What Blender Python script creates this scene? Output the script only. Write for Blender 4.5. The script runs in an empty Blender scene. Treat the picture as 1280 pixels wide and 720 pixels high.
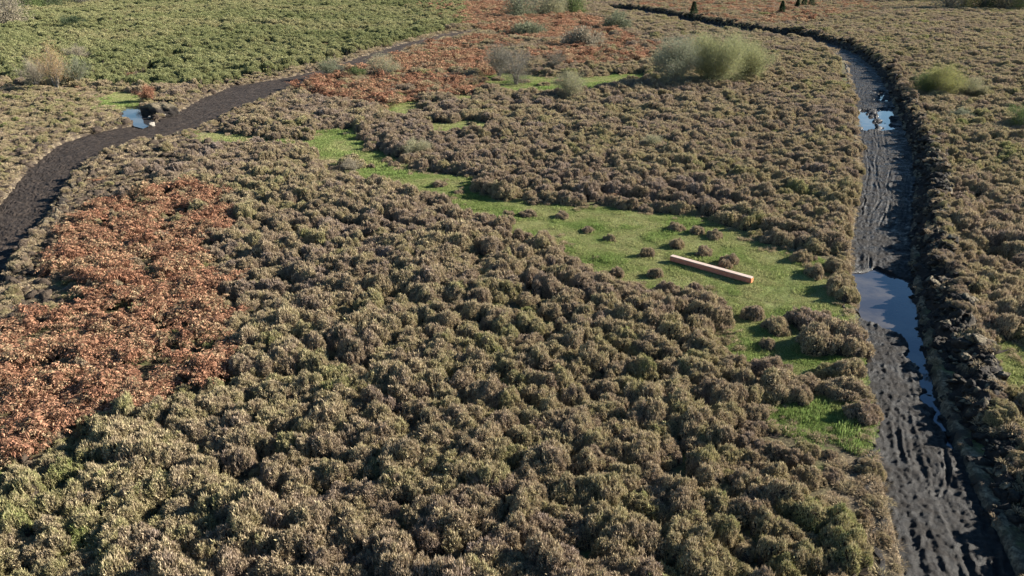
import bpy, math, random
import numpy as np
from mathutils import Vector

random.seed(7)
RS = np.random.RandomState(11)
SC = bpy.context.scene
COL = SC.collection
R = math.radians

# ------------------------------------------------------------------ camera
CAM_H, F, HOR = 12.0, 914.0, -45.0
PITCH = math.atan((360 - HOR) / F)
cp, sp = math.cos(PITCH), math.sin(PITCH)
cam_d = bpy.data.cameras.new('camera')
cam_d.sensor_width = 36.0
cam_d.lens = 36.0 * F / 1280.0
cam_d.clip_end = 6000
cam = bpy.data.objects.new('camera', cam_d)
COL.objects.link(cam)
cam.location = (0, 0, CAM_H)
cam.rotation_euler = (math.pi / 2 - PITCH, 0, 0)
SC.camera = cam


def W(px, py, z=0.0):
    """ground point seen at a pixel of the 1280x720 photograph"""
    u = (px - 640) / F
    v = (360 - py) / F
    dx, dy, dz = u, cp + v * sp, -sp + v * cp
    k = (z - CAM_H) / dz
    return (dx * k, dy * k)


def WP(pts):
    return np.array([W(*p) for p in pts])


def project(x, y, z=0.0):
    dz = z - CAM_H
    depth = y * cp - dz * sp
    up = y * sp + dz * cp
    return 640 + F * x / depth, 360 - F * up / depth


def px_per_m(y):
    return F / (y * cp + CAM_H * sp)


# ------------------------------------------------------------------ noise
_perm = np.random.RandomState(3).rand(512, 512)


def vnoise(x, y, seed=0):
    x = np.asarray(x, float) + seed * 17.31
    y = np.asarray(y, float) + seed * 9.77
    xi = np.floor(x).astype(int); yi = np.floor(y).astype(int)
    fx = x - xi; fy = y - yi
    fx = fx * fx * (3 - 2 * fx); fy = fy * fy * (3 - 2 * fy)
    a = _perm[xi & 511, yi & 511]; b = _perm[(xi + 1) & 511, yi & 511]
    c = _perm[xi & 511, (yi + 1) & 511]; d = _perm[(xi + 1) & 511, (yi + 1) & 511]
    return (a * (1 - fx) + b * fx) * (1 - fy) + (c * (1 - fx) + d * fx) * fy


def fbm(x, y, seed=0, o=4):
    s = 0; a = 0.5; t = 0
    for k in range(o):
        s = s + a * vnoise(x * 2 ** k, y * 2 ** k, seed + k * 3)
        t += a; a *= 0.5
    return s / t


def sstep(a, b, x):
    t = np.clip((x - a) / (b - a), 0, 1)
    return t * t * (3 - 2 * t)


def worley(x, y, seed=0):
    xi = np.floor(x).astype(int); yi = np.floor(y).astype(int)
    best = np.full(np.shape(x), 9.0); cid = np.zeros(np.shape(x))
    for i in (-1, 0, 1):
        for j in (-1, 0, 1):
            cx, cy = xi + i, yi + j
            jx = _perm[(cx + seed) & 511, cy & 511]; jy = _perm[(cx + 71 + seed) & 511, (cy + 33) & 511]
            d = np.hypot(cx + jx - x, cy + jy - y)
            m = d < best
            best = np.where(m, d, best)
            cid = np.where(m, _perm[(cx + 7) & 511, (cy + 151 + seed) & 511], cid)
    return best, cid


def sdist(poly, x, y, closed=True):
    """distance to the polygon's outline, positive inside"""
    P = np.asarray(poly); n = len(P)
    x = np.asarray(x, float); y = np.asarray(y, float)
    d = np.full(x.shape, 1e9); ins = np.zeros(x.shape, bool)
    for i in range(n if closed else n - 1):
        ax, ay = P[i]; bx, by = P[(i + 1) % n]
        vx, vy = bx - ax, by - ay
        t = np.clip(((x - ax) * vx + (y - ay) * vy) / (vx * vx + vy * vy + 1e-12), 0, 1)
        d = np.minimum(d, np.hypot(ax + t * vx - x, ay + t * vy - y))
        if closed:
            c = ((ay > y) != (by > y)) & (x < (bx - ax) * (y - ay) / (by - ay + 1e-12) + ax)
            ins ^= c
    return np.where(ins, d, -d) if closed else d


# ------------------------------------------------------------------ layout (outline points taken on the ground)
RT_L = [(1152, 790), (1140, 750), (1130, 720), (1117, 660), (1104, 610), (1094, 550), (1084, 490), (1073, 425), (1066, 370), (1062, 325), (1063, 295),
        (1070, 258), (1075, 220), (1075, 180), (1070, 145), (1066, 105), (1059, 78), (1042, 62), (1015, 52), (985, 47), (950, 44), (910, 38),
        (870, 32), (830, 23), (795, 15.5), (765, 13)]
RT_R = [(1330, 790), (1302, 750), (1282, 720), (1252, 660), (1226, 610), (1203, 555), (1182, 500), (1166, 440), (1152, 375), (1142, 330), (1141, 300),
        (1144, 262), (1146, 222), (1141, 182), (1126, 146), (1112, 112), (1096, 86), (1072, 66), (1038, 53), (998, 44), (956, 39.5), (914, 33),
        (874, 27), (832, 18), (797, 11.5), (765, 9.5)]
LT_L = [(-150, 560), (-90, 400), (-40, 310), (0, 249), (30, 212), (68, 181), (105, 167), (150, 158), (190, 150), (222, 138), (250, 122), (288, 107), (330, 100),
        (370, 93), (410, 83), (450, 70), (500, 55), (550, 43), (590, 37)]
LT_R = [(-40, 560), (-15, 420), (-2, 360), (28, 312), (55, 275), (84, 232), (112, 201), (165, 179), (215, 172), (250, 162), (280, 147), (325, 128), (362, 110),
        (398, 100), (432, 90), (470, 76), (515, 60), (560, 47), (600, 40)]
rtl, rtr, ltl, ltr = WP(RT_L), WP(RT_R), WP(LT_L), WP(LT_R)
RT = np.vstack([rtl, rtr[::-1]]); LT = np.vstack([ltl, ltr[::-1]])

GRASS = [WP(p) for p in [
    [(243, 167), (300, 170), (345, 177), (385, 178), (400, 164), (442, 162), (463, 187), (499, 202), (522, 214), (558, 220), (590, 226), (611, 247),
     (647, 252), (706, 259), (760, 262), (805, 266), (870, 270), (915, 287), (950, 304), (1000, 322), (1030, 336), (1062, 372), (1068, 392), (1078, 450),
     (1087, 505), (1096, 566), (1047, 548), (1000, 550), (975, 531), (969, 502), (944, 476), (926, 446), (904, 416), (914, 392), (897, 370),
     (852, 367), (805, 362), (772, 362), (740, 345), (736, 328), (691, 303), (638, 291), (605, 276), (570, 264), (537, 246), (478, 232), (427, 221), (410, 203), (385, 187),
     (300, 182), (250, 177)],
    [(528, 157), (560, 152), (600, 151), (630, 155), (605, 166), (560, 168), (535, 165)],
    [(598, 96), (640, 92), (700, 99), (740, 97), (800, 92), (812, 100), (745, 112), (700, 120), (640, 119), (605, 110)],
    [(122, 121), (150, 115), (172, 117), (180, 128), (165, 137), (140, 140), (125, 134)],
    [(1236, 440), (1300, 436), (1310, 492), (1256, 482)],
    [(480, 128), (520, 126), (530, 140), (500, 148), (480, 145)],
    [(575, 118), (600, 122), (596, 132), (560, 128)]]]
BRACKEN = [(WP(p), dn) for p, dn in [
    ([(85, 285), (110, 257), (160, 246), (215, 240), (270, 243), (292, 265), (287, 300), (268, 330), (290, 370), (312, 400), (285, 430), (290, 478),
      (255, 500), (215, 522), (150, 518), (100, 545), (60, 565), (0, 602), (-80, 605), (-80, 470), (0, 455), (30, 420), (60, 380), (75, 345)], 0.93),
    ([(372, 107), (430, 97), (500, 94), (560, 97), (605, 104), (592, 119), (520, 125), (480, 139), (420, 131), (380, 121)], 0.95),
    ([(485, 76), (540, 56), (600, 49), (655, 55), (612, 70), (620, 95), (560, 95), (500, 90), (440, 92)], 0.8),
    ([(500, 10), (620, 4), (700, 20), (760, 26), (778, 40), (752, 56), (640, 50), (585, 34)], 0.93),
    ([(690, 56), (780, 46), (840, 66), (800, 84), (700, 86), (660, 75)], 0.72),
    ([(740, -12), (1100, -12), (1090, 18), (1000, 33), (900, 32), (800, 14)], 0.55),
    ([(-60, 415), (30, 400), (70, 380), (30, 440), (-60, 470)], 0.5)]]
GORSE = WP([(-300, -30), (560, -30), (592, 28), (540, 42), (490, 55), (440, 69), (400, 80), (350, 90), (310, 97), (260, 108), (200, 112), (150, 110), (90, 106),
            (0, 103), (-300, 103)])
ROUGH = WP([(-300, 106), (0, 108), (120, 110), (205, 120), (215, 136), (186, 152), (150, 158), (105, 167), (68, 181), (30, 212), (0, 249), (-40, 310), (-90, 400), (-300, 400)])
PUD = [WP(p) for p in [
    [(1066, 336), (1095, 331), (1120, 338), (1142, 347), (1158, 378), (1164, 400), (1174, 440), (1190, 485), (1204, 530), (1208, 548), (1196, 550), (1184, 532),
     (1172, 505), (1158, 490), (1158, 470), (1146, 440), (1132, 412), (1098, 398), (1078, 386), (1068, 362)],
    [(1071, 138), (1080, 134), (1092, 140), (1096, 156), (1082, 160), (1073, 152)],
    [(1097, 112), (1106, 112), (1110, 124), (1098, 125)],
    [(1099, 133), (1118, 133), (1116, 158), (1101, 160)]]]
POND = WP([(150, 137), (158, 132), (170, 133), (181, 140), (188, 150), (176, 155), (164, 152), (157, 147)])
SODZ = WP([(-60, 425), (0, 352), (40, 298), (75, 256), (110, 213), (170, 184), (250, 170), (300, 180), (235, 205), (190, 236), (112, 256), (86, 290), (62, 380), (30, 420), (-60, 485)])
WATER_Z = -0.30


def base_z(x, y):
    r = np.hypot(x, y)
    z = (fbm(x / 5.0, y / 5.0, 1, 3) - 0.5) * 0.30 + (fbm(x / 0.9, y / 0.9, 2, 3) - 0.5) * 0.10
    g = grassness(x, y)
    z = z * (1 - 0.5 * g)
    td = np.minimum(np.abs(sdist(RT, x, y)), np.abs(sdist(LT, x, y)))
    z = z + (fbm(x / 70.0, y / 70.0, 8, 2) - 0.5) * 1.4 * sstep(60, 160, r) * sstep(3, 26, td)
    return z


_gcache = {}
def grassness(x, y):
    s = np.zeros(np.shape(x))
    for P in GRASS:
        wob = (fbm(x / 1.2, y / 1.2, 21, 3) - 0.5) * 0.9
        s = np.maximum(s, sstep(-0.15, 0.25, sdist(P, x, y) + wob))
    return s


BANK_H = 0.62
def ground_z(x, y):
    z = base_z(x, y)
    dr = sdist(RT, x, y); dl = sdist(LT, x, y)
    z = z * (1 - sstep(-1.5, 0, np.maximum(dr, dl)) * 0.7)
    z = z - 0.50 * sstep(-0.02, 0.22, dr) - 0.42 * sstep(-0.02, 0.22, dl)
    tw = np.maximum((1 - sstep(0.3, 2.4, -dl)), sstep(-0.2, 0.4, sdist(SODZ, x, y))) * (dl < 0)
    wa, wb = worley(x * 1.7, y * 1.7, 3)
    z = z + tw * ((wb - 0.4) * 0.30 * (1 - sstep(0.2, 0.7, wa)))
    dp = sdist(POND, x, y)
    z = np.where(dp > -1.2, z * (1 - sstep(-1.2, 0, dp)) - 0.55 * sstep(-0.5, 0.0, dp), z)
    return z


# ------------------------------------------------------------------ mesh helpers
def tag(o, label=None, cat=None, group=None, kind=None):
    if label: o['label'] = label
    if cat: o['category'] = cat
    if group: o['group'] = group
    if kind: o['kind'] = kind
    return o


def mesh_np(name, V, Fc, mats, mi=None, attrs=None, smooth=False):
    """Fc: array (n,3) or (n,4), or list of such arrays"""
    me = bpy.data.meshes.new(name)
    V = np.asarray(V, np.float32)
    arrs = Fc if isinstance(Fc, list) else [Fc]
    arrs = [np.asarray(a, np.int32) for a in arrs if len(a)]
    loops = np.concatenate([a.ravel() for a in arrs])
    tot = np.concatenate([np.full(len(a), a.shape[1], np.int32) for a in arrs])
    start = np.concatenate([[0], np.cumsum(tot)[:-1]]).astype(np.int32)
    me.vertices.add(len(V)); me.vertices.foreach_set('co', V.ravel())
    me.loops.add(len(loops)); me.loops.foreach_set('vertex_index', loops)
    me.polygons.add(len(tot)); me.polygons.foreach_set('loop_start', start)
    me.polygons.foreach_set('loop_total', tot)
    if mi is not None: me.polygons.foreach_set('material_index', np.asarray(mi, np.int32))
    if smooth: me.polygons.foreach_set('use_smooth', np.ones(len(tot), bool))
    for m in mats: me.materials.append(m)
    me.update(calc_edges=True); me.validate()
    for k, a in (attrs or {}).items():
        at = me.attributes.new(k, 'FLOAT', 'POINT')
        at.data.foreach_set('value', np.asarray(a, np.float32))
    return me


def ob(name, me, parent=None, loc=(0, 0, 0), link=True):
    o = bpy.data.objects.new(name, me)
    if link: COL.objects.link(o)
    o.location = loc
    if parent: o.parent = parent
    return o


def gridfaces(nr, nc):
    i = np.arange(nr - 1)[:, None] * nc + np.arange(nc - 1)[None, :]
    i = i.ravel()
    return np.stack([i, i + 1, i + nc + 1, i + nc], 1)


# ------------------------------------------------------------------ material helpers
class N:
    def __init__(s, name):
        s.m = bpy.data.materials.new(name); s.m.use_nodes = True
        s.t = s.m.node_tree; s.t.nodes.clear()
        s.out = s.t.nodes.new('ShaderNodeOutputMaterial')

    def n(s, typ, **kw):
        x = s.t.nodes.new(typ)
        for k, v in kw.items(): setattr(x, k, v)
        return x

    def l(s, a, b): s.t.links.new(a, b)

    def val(s, x, sock):
        if isinstance(x, (int, float)): sock.default_value = x
        elif isinstance(x, tuple): sock.default_value = x if len(x) == 4 else (*x, 1)
        else: s.l(x, sock)

    def mix(s, f, a, b, blend='MIX'):
        x = s.n('ShaderNodeMix', data_type='RGBA', blend_type=blend)
        s.val(f, x.inputs[0]); s.val(a, x.inputs[6]); s.val(b, x.inputs[7])
        return x.outputs[2]

    def math(s, op, a, b=0.0, clamp=False):
        x = s.n('ShaderNodeMath', operation=op, use_clamp=clamp)
        s.val(a, x.inputs[0]); s.val(b, x.inputs[1])
        return x.outputs[0]

    def attr(s, name, typ='GEOMETRY'):
        return s.n('ShaderNodeAttribute', attribute_name=name, attribute_type=typ).outputs['Fac']

    def pos(s): return s.n('ShaderNodeNewGeometry').outputs['Position']

    def noise(s, scale, detail=4, rough=0.55, vec=None):
        x = s.n('ShaderNodeTexNoise')
        x.inputs['Scale'].default_value = scale; x.inputs['Detail'].default_value = detail
        x.inputs['Roughness'].default_value = rough
        s.l(vec or s.pos(), x.inputs['Vector'])
        return x.outputs['Fac']

    def ramp(s, f, stops):
        x = s.n('ShaderNodeValToRGB')
        e = x.color_ramp.elements
        while len(e) < len(stops): e.new(0.5)
        for k, (p, c) in enumerate(stops):
            e[k].position = p; e[k].color = (*c, 1) if isinstance(c, tuple) else (c, c, c, 1)
        s.l(f, x.inputs[0])
        return x.outputs[0]

    def remap(s, f, a, b, c=0.0, d=1.0):
        x = s.n('ShaderNodeMapRange', clamp=True)
        s.l(f, x.inputs[0]); x.inputs[1].default_value = a; x.inputs[2].default_value = b
        x.inputs[3].default_value = c; x.inputs[4].default_value = d
        return x.outputs[0]

    def principled(s, col, rough=0.8, spec=0.3, bump=None, bd=0.02, bs=1.0):
        p = s.n('ShaderNodeBsdfPrincipled')
        s.val(col, p.inputs['Base Color']); s.val(rough, p.inputs['Roughness'])
        s.val(spec, p.inputs['Specular IOR Level'])
        if bump is not None:
            b = s.n('ShaderNodeBump'); b.inputs['Distance'].default_value = bd; b.inputs['Strength'].default_value = bs
            s.l(bump, b.inputs['Height']); s.l(b.outputs[0], p.inputs['Normal'])
        s.l(p.outputs[0], s.out.inputs[0])
        return p

    def leaf(s, col, trans=0.25):
        d = s.n('ShaderNodeBsdfDiffuse'); t = s.n('ShaderNodeBsdfTranslucent'); m = s.n('ShaderNodeMixShader')
        s.val(col, d.inputs[0]); s.val(col, t.inputs[0]); m.inputs[0].default_value = trans
        s.l(d.outputs[0], m.inputs[1]); s.l(t.outputs[0], m.inputs[2]); s.l(m.outputs[0], s.out.inputs[0])


def foliage_mat(name, c0, c1, c2, trans=0.25, patch=0.8, var=0.35, cs=None, pw=0.28):
    """c0..c2 picked by instance tone + world patches + a random value per sprig"""
    k = N(name)
    tone = k.attr('tone', 'INSTANCER')
    sp_ = k.attr('tint')
    pn = k.noise(patch, 3, 0.6)
    f = k.math('ADD', k.math('MULTIPLY', tone, 0.55), k.math('MULTIPLY', k.remap(pn, 0.3, 0.7), pw))
    f = k.math('ADD', f, k.math('MULTIPLY', k.math('SUBTRACT', sp_, 0.5), var), True)
    f = k.math('ADD', f, 0.08, True)
    c = k.ramp(f, cs or [(0.0, c0), (0.5, c1), (1.0, c2)])
    # single sprigs paler or darker
    b = k.remap(k.math('FRACT', k.math('MULTIPLY', sp_, 7.31)), 0, 1, 0.4, 1.6)
    mul = k.n('ShaderNodeVectorMath', operation='SCALE')
    k.l(c, mul.inputs[0]); k.l(b, mul.inputs['Scale'])
    k.leaf(mul.outputs[0], trans)
    return k.m


M = {}
M['heather'] = foliage_mat('heather_sprigs', (0, 0, 0), (0, 0, 0), (0, 0, 0), var=0.46, patch=1.5, pw=0.27,
                           cs=[(0.04, (0.350, 0.285, 0.245)), (0.27, (0.300, 0.225, 0.165)), (0.50, (0.395, 0.315, 0.200)), (0.78, (0.325, 0.292, 0.145)), (1.0, (0.225, 0.250, 0.090))])
M['gorse'] = foliage_mat('gorse_needles', (0.36, 0.31, 0.17), (0.285, 0.28, 0.135), (0.19, 0.205, 0.09), patch=0.15)
M['bracken'] = foliage_mat('dead_bracken', (0.24, 0.118, 0.075), (0.355, 0.188, 0.118), (0.33, 0.25, 0.15), patch=0.5, var=0.7)
M['grassblade'] = foliage_mat('grass_blades', (0.38, 0.345, 0.175), (0.28, 0.31, 0.12), (0.18, 0.255, 0.075), patch=0.6, var=0.5, trans=0.3)
M['straw'] = foliage_mat('dead_grass_blades', (0.32, 0.235, 0.16), (0.40, 0.31, 0.20), (0.31, 0.26, 0.15), var=0.6)
k = N('heather_wood'); k.principled((0.045, 0.035, 0.027), 0.95, 0.1); M['wood'] = k.m
k = N('shrub_bark'); k.principled(k.ramp(k.noise(6), [(0.3, (0.14, 0.12, 0.10)), (0.7, (0.24, 0.22, 0.19))]), 0.9, 0.1); M['bark'] = k.m

# ground
k = N('moor_ground')
g = k.attr('grass'); st = k.attr('straw')
fine = k.noise(9, 6, 0.7); med = k.noise(1.3, 4, 0.6)
lit = k.ramp(fine, [(0.3, (0.035, 0.028, 0.02)), (0.52, (0.085, 0.07, 0.04)), (0.72, (0.19, 0.165, 0.09))])
lit = k.mix(k.remap(k.noise(0.7, 4, 0.6), 0.5, 0.62, 0, 0.7), lit, (0.12, 0.15, 0.045))
gr = k.ramp(fine, [(0.25, (0.11, 0.145, 0.045)), (0.5, (0.20, 0.25, 0.08)), (0.75, (0.31, 0.33, 0.13))])
gr = k.mix(k.remap(med, 0.45, 0.7, 0, 0.8), gr, (0.30, 0.27, 0.135))
sw = k.ramp(fine, [(0.36, (0.05, 0.038, 0.03)), (0.5, (0.17, 0.13, 0.085)), (0.68, (0.34, 0.275, 0.18))])
sw = k.mix(k.remap(k.noise(1.9, 5, 0.65), 0.42, 0.6), (0.055, 0.042, 0.032), sw)
c = k.mix(g, k.mix(st, lit, sw), gr)
c = k.mix(k.attr('rut'), c, (0.07, 0.075, 0.03))
k.principled(c, 0.95, 0.1, k.noise(14, 6, 0.7), 0.05, 0.8)
M['ground'] = k.m

# peat of the tracks
def peat(name, dark, mid, pale, wet):
    k = N(name)
    n1 = k.noise(2.2, 6, 0.65); n2 = k.noise(23, 5, 0.7)
    f = k.math('ADD', k.math('MULTIPLY', n1, 0.55), k.math('MULTIPLY', n2, 0.45))
    c = k.ramp(f, [(0.34, dark), (0.5, mid), (0.66, pale)])
    w = k.attr('wet')
    c = k.mix(w, c, tuple(v * 0.45 for v in dark))
    rough = k.mix(w, k.ramp(n1, [(0.35, wet), (0.6, 0.85)]), (0.22, 0.22, 0.22))
    k.principled(c, rough, 0.22, k.math('ADD', n2, k.noise(70, 3, 0.7)), 0.03, 0.9)
    return k.m
M['mud'] = peat('wet_peat', (0.007, 0.0055, 0.0048), (0.013, 0.0105, 0.009), (0.034, 0.028, 0.023), 0.40)
M['drymud'] = peat('drier_peat', (0.013, 0.009, 0.007), (0.029, 0.021, 0.0165), (0.075, 0.056, 0.043), 0.92)

k = N('spoil_peat')
n1 = k.noise(5, 6, 0.7); t = k.attr('turf')
c = k.ramp(n1, [(0.3, (0.012, 0.0095, 0.008)), (0.55, (0.026, 0.021, 0.018)), (0.8, (0.060, 0.050, 0.040))])
tf = k.ramp(k.noise(11, 5, 0.7), [(0.35, (0.05, 0.04, 0.025)), (0.5, (0.15, 0.12, 0.075)), (0.72, (0.36, 0.30, 0.21))])
c = k.mix(t, c, tf)
k.principled(c, 0.9, 0.25, k.noise(16, 6, 0.7), 0.08, 1.0)
M['spoil'] = k.m

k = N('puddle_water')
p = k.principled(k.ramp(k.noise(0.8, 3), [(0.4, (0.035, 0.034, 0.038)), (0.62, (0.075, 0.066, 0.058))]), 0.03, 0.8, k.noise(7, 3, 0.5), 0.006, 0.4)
p.inputs['Specular Tint'].default_value = (0.35, 0.62, 1.0, 1)  # blue put into the reflection colour so all water mirrors a bluer sky
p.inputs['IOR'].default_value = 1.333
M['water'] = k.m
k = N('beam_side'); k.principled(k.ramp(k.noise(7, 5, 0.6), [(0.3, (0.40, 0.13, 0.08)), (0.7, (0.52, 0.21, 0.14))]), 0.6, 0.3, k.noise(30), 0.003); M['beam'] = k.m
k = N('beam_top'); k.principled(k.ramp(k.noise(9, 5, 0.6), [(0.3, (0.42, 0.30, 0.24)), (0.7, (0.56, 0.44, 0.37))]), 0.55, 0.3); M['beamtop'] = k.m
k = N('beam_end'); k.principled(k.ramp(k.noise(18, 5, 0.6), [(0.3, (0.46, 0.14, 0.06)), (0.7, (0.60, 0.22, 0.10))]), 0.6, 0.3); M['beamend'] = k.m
k = N('pale_stone'); k.principled(k.ramp(k.noise(12, 5, 0.6), [(0.3, (0.20, 0.175, 0.145)), (0.7, (0.34, 0.31, 0.27))]), 0.9, 0.2, k.noise(30), 0.02); M['stone'] = k.m


# ------------------------------------------------------------------ terrain sheet
def rings():
    rr = [0.4]
    while rr[-1] < 3200:
        r = rr[-1]
        rr.append(r + max(0.09, r * (0.0062 if 6 < r < 280 else 0.05)))
    return np.array(rr)
rr = rings()
aa = np.concatenate([np.radians(np.arange(-100, -46, 2.0)), np.arange(R(-46), R(46), 0.0056), np.radians(np.arange(46.2, 101, 2.0))])
rg, ag = np.meshgrid(rr, aa, indexing='ij')
X = (rg * np.sin(ag)).ravel(); Y = (rg * np.cos(ag)).ravel()
Z = np.zeros_like(X)
near = (np.hypot(X, Y) < 420)
Z[near] = ground_z(X[near], Y[near])
far = ~near
Z[far] = base_z(X[far], Y[far])


EDGE_ = WP([(1025, 575), (1095, 568), (1110, 620), (1128, 700), (1150, 760), (1090, 760), (1062, 660)])
def strawness(x, y):
    e_ = 0.9 * sstep(-0.3, 0.4, sdist(EDGE_, x, y) + (fbm(x, y, 35, 3) - .5))
    ddr = -sdist(RT, x, y); ddl = -sdist(LT, x, y)
    w = (fbm(x / 0.8, y / 0.8, 31, 3) - 0.5)
    s = (1 - sstep(0.15, 0.5, ddr + w)) * 0.9
    s = np.maximum(s, 1 - sstep(0.5, 2.2, ddl + 2.5 * w))
    s = np.maximum(s, 0.75 * sstep(-0.3, 0.5, sdist(ROUGH, x, y)) * sstep(0.35, 0.6, fbm(x / 2.5, y / 2.5, 33, 3) + 0.1))
    e_ = np.maximum(e_, 0.9 * sstep(-0.3, 0.4, sdist(SODZ, x, y) + (fbm(x, y, 36, 3) - .5)))
    return np.clip(np.maximum(s, e_), 0, 1)


RUTS = [WP([(968, 398), (985, 370), (1003, 345)]), WP([(950, 385), (972, 360), (990, 342)]), WP([(962, 393), (979, 366), (998, 343)])]
grs = np.zeros_like(X); stw = np.zeros_like(X); rut = np.zeros_like(X)
grs[near] = grassness(X[near], Y[near]); stw[near] = strawness(X[near], Y[near])
grs[far] = 0.35
for P in RUTS:
    rut[near] = np.maximum(rut[near], 0.6 * (1 - sstep(0.04, 0.14, sdist(P, X[near], Y[near], False))))
me = mesh_np('ground', np.stack([X, Y, Z], 1), gridfaces(len(rr), len(aa)), [M['ground']], attrs={'grass': grs, 'straw': stw, 'rut': rut}, smooth=True)
tag(ob('ground', me), kind='structure')


# ------------------------------------------------------------------ tracks
def resample(A, B, dens):
    """walk both edges together, spacing grows with distance"""
    mid = (A + B) / 2
    seg = np.hypot(*np.diff(mid, axis=0).T)
    s = np.concatenate([[0], np.cumsum(seg)])
    ts = [0.0]
    while ts[-1] < s[-1]:
        i = min(np.searchsorted(s, ts[-1], 'right') - 1, len(seg) - 1)
        d = np.hypot(*mid[i])
        ts.append(ts[-1] + max(dens, d * dens / 16))
    ts = np.array(ts[:-1] + [s[-1]])

    def sm(P):
        out = np.stack([np.interp(ts, s, P[:, 0]), np.interp(ts, s, P[:, 1])], 1)
        for _ in range(2):   # soften the corners of the outline
            kk = max(3, int(1.2 / dens) | 1)
            ker = np.hanning(kk + 2)[1:-1]; ker /= ker.sum()
            pad = np.pad(out, ((kk // 2, kk // 2), (0, 0)), 'edge')
            out = np.stack([np.convolve(pad[:, j], ker, 'valid') for j in (0, 1)], 1)
        return out
    return ts, sm(A), sm(B)


def track(name, A, B, base, mat, nt, ruts, wetf):
    ts, a, b = resample(A, B, 0.05)
    tt = np.linspace(-0.09, 1.09, nt)
    S, T = np.meshgrid(ts, tt, indexing='ij')
    P = a[:, None, :] * (1 - T[..., None]) + b[:, None, :] * T[..., None]
    x, y = P[..., 0].copy(), P[..., 1].copy()
    dv = (b - a) / (np.hypot(*(b - a).T)[:, None] + 1e-9); ed = (2 * np.abs(T - 0.5)) ** 4 * np.sign(T - 0.5)
    rag = ed * (fbm(x / 0.7, y / 0.7, 58, 3) - 0.32) * 0.75
    x += dv[:, None, 0] * rag; y += dv[:, None, 1] * rag
    wdt = np.hypot(*(b - a).T)[:, None]
    u = T * wdt
    z = base + (fbm(x / 1.4, y / 1.4, 41, 4) - 0.5) * 0.12
    # wheel and track marks: narrow grooves with raised lips that wander along the way
    fd = ruts * (1 - 0.6 * sstep(30, 80, np.hypot(x, y)))
    msk = 0.12 + 1.1 * sstep(0.42, 0.6, fbm(x / 2.0, y / 2.0, 62, 2))
    for q_, (c0_, am, sd_, wd_) in enumerate([(0.20, .30, 63, .10), (0.33, .25, 64, .07), (0.47, .5, 65, .06), (0.60, .4, 66, .09), (0.72, .25, 67, .10), (0.84, .3, 68, .06), (0.12, .3, 69, .05), (0.52, 1.1, 70, .05)]):
        cu_ = c0_ * wdt + (vnoise(S / 4.5, S * 0 + q_, sd_) - 0.5) * 2 * am + (vnoise(S / 0.8, S * 0 + q_, sd_ + 20) - .5) * 0.07
        e_ = (u - cu_) / wd_
        dep = 0.008 + 0.042 * vnoise(S / 2.0, S * 0 + q_ * 3, sd_ + 9)
        z = z + fd * msk * dep * (-np.exp(-e_ ** 2) + 0.55 * np.exp(-((np.abs(e_) - 1.7) / 0.6) ** 2))
        z = z + fd * 0.005 * np.exp(-(e_ / 1.3) ** 2) * np.sin(S * 38 + u * 9)
    z = z + ruts * (fbm(x * 3.2, y * 3.2, 50, 3) - 0.5) * 0.075 + ruts * (fbm(x * 11, y * 11, 71, 3) - 0.5) * 0.045
    wd, wc = worley(x * 5.5, y * 5.5, 5)
    z = z + ruts * 0.035 * sstep(0.45, 0.7, wc) * (1 - sstep(0.1, 0.5, wd))
    z = z + (fbm(x * 7, y * 7, 48, 3) - 0.5) * 0.06
    for Pd in PUD + [POND]:
        d = sdist(Pd, x, y) + (fbm(x * 1.8, y * 1.8, 49, 3) - 0.5) * np.where(y > 60, 1.7, 0.55)
        z = z * (1 - sstep(-0.25, 0.05, d)) + (WATER_Z - 0.10) * sstep(-0.25, 0.05, d) + 0.0
    # lift to the turf on either side
    lift = np.maximum(1 - sstep(-0.06, 0.015, T), sstep(0.985, 1.06, T))
    z = z * (1 - lift) + np.where((T > 0.5) & wetf, -0.16, 0.03) * lift
    z = z - 0.5 * (np.abs(T - 0.5) > 0.585)
    z = np.where(sdist(POND, x, y) > -0.7, z - 0.8 * sstep(-0.7, -0.1, sdist(POND, x, y)), z)
    wet = np.zeros_like(z)
    if wetf: wet = sstep(0.02, -0.10, z - WATER_Z - 0.0) * 0 + sstep(0.10, 0.0, z - WATER_Z)
    me = mesh_np(name, np.stack([x, y, z], -1).reshape(-1, 3), gridfaces(len(ts), nt), [mat],
                 attrs={'wet': np.clip(wet, 0, 1).ravel()}, smooth=True)
    return tag(ob(name, me), kind='structure')


track('mud_track', rtl, rtr, -0.185, M['mud'], 110, 1.0, True)
track('peat_track', ltl, ltr, -0.16, M['drymud'], 100, 1.25, False)


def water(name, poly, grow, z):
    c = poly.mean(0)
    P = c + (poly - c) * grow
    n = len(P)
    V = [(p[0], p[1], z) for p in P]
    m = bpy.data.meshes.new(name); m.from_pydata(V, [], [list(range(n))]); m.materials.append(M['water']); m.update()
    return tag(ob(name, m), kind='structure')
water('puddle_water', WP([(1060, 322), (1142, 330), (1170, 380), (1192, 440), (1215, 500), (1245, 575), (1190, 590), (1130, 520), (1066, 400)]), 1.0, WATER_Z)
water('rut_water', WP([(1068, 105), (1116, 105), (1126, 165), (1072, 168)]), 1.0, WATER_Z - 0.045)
water('pond_water', POND, 1.3, -0.12)


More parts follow.
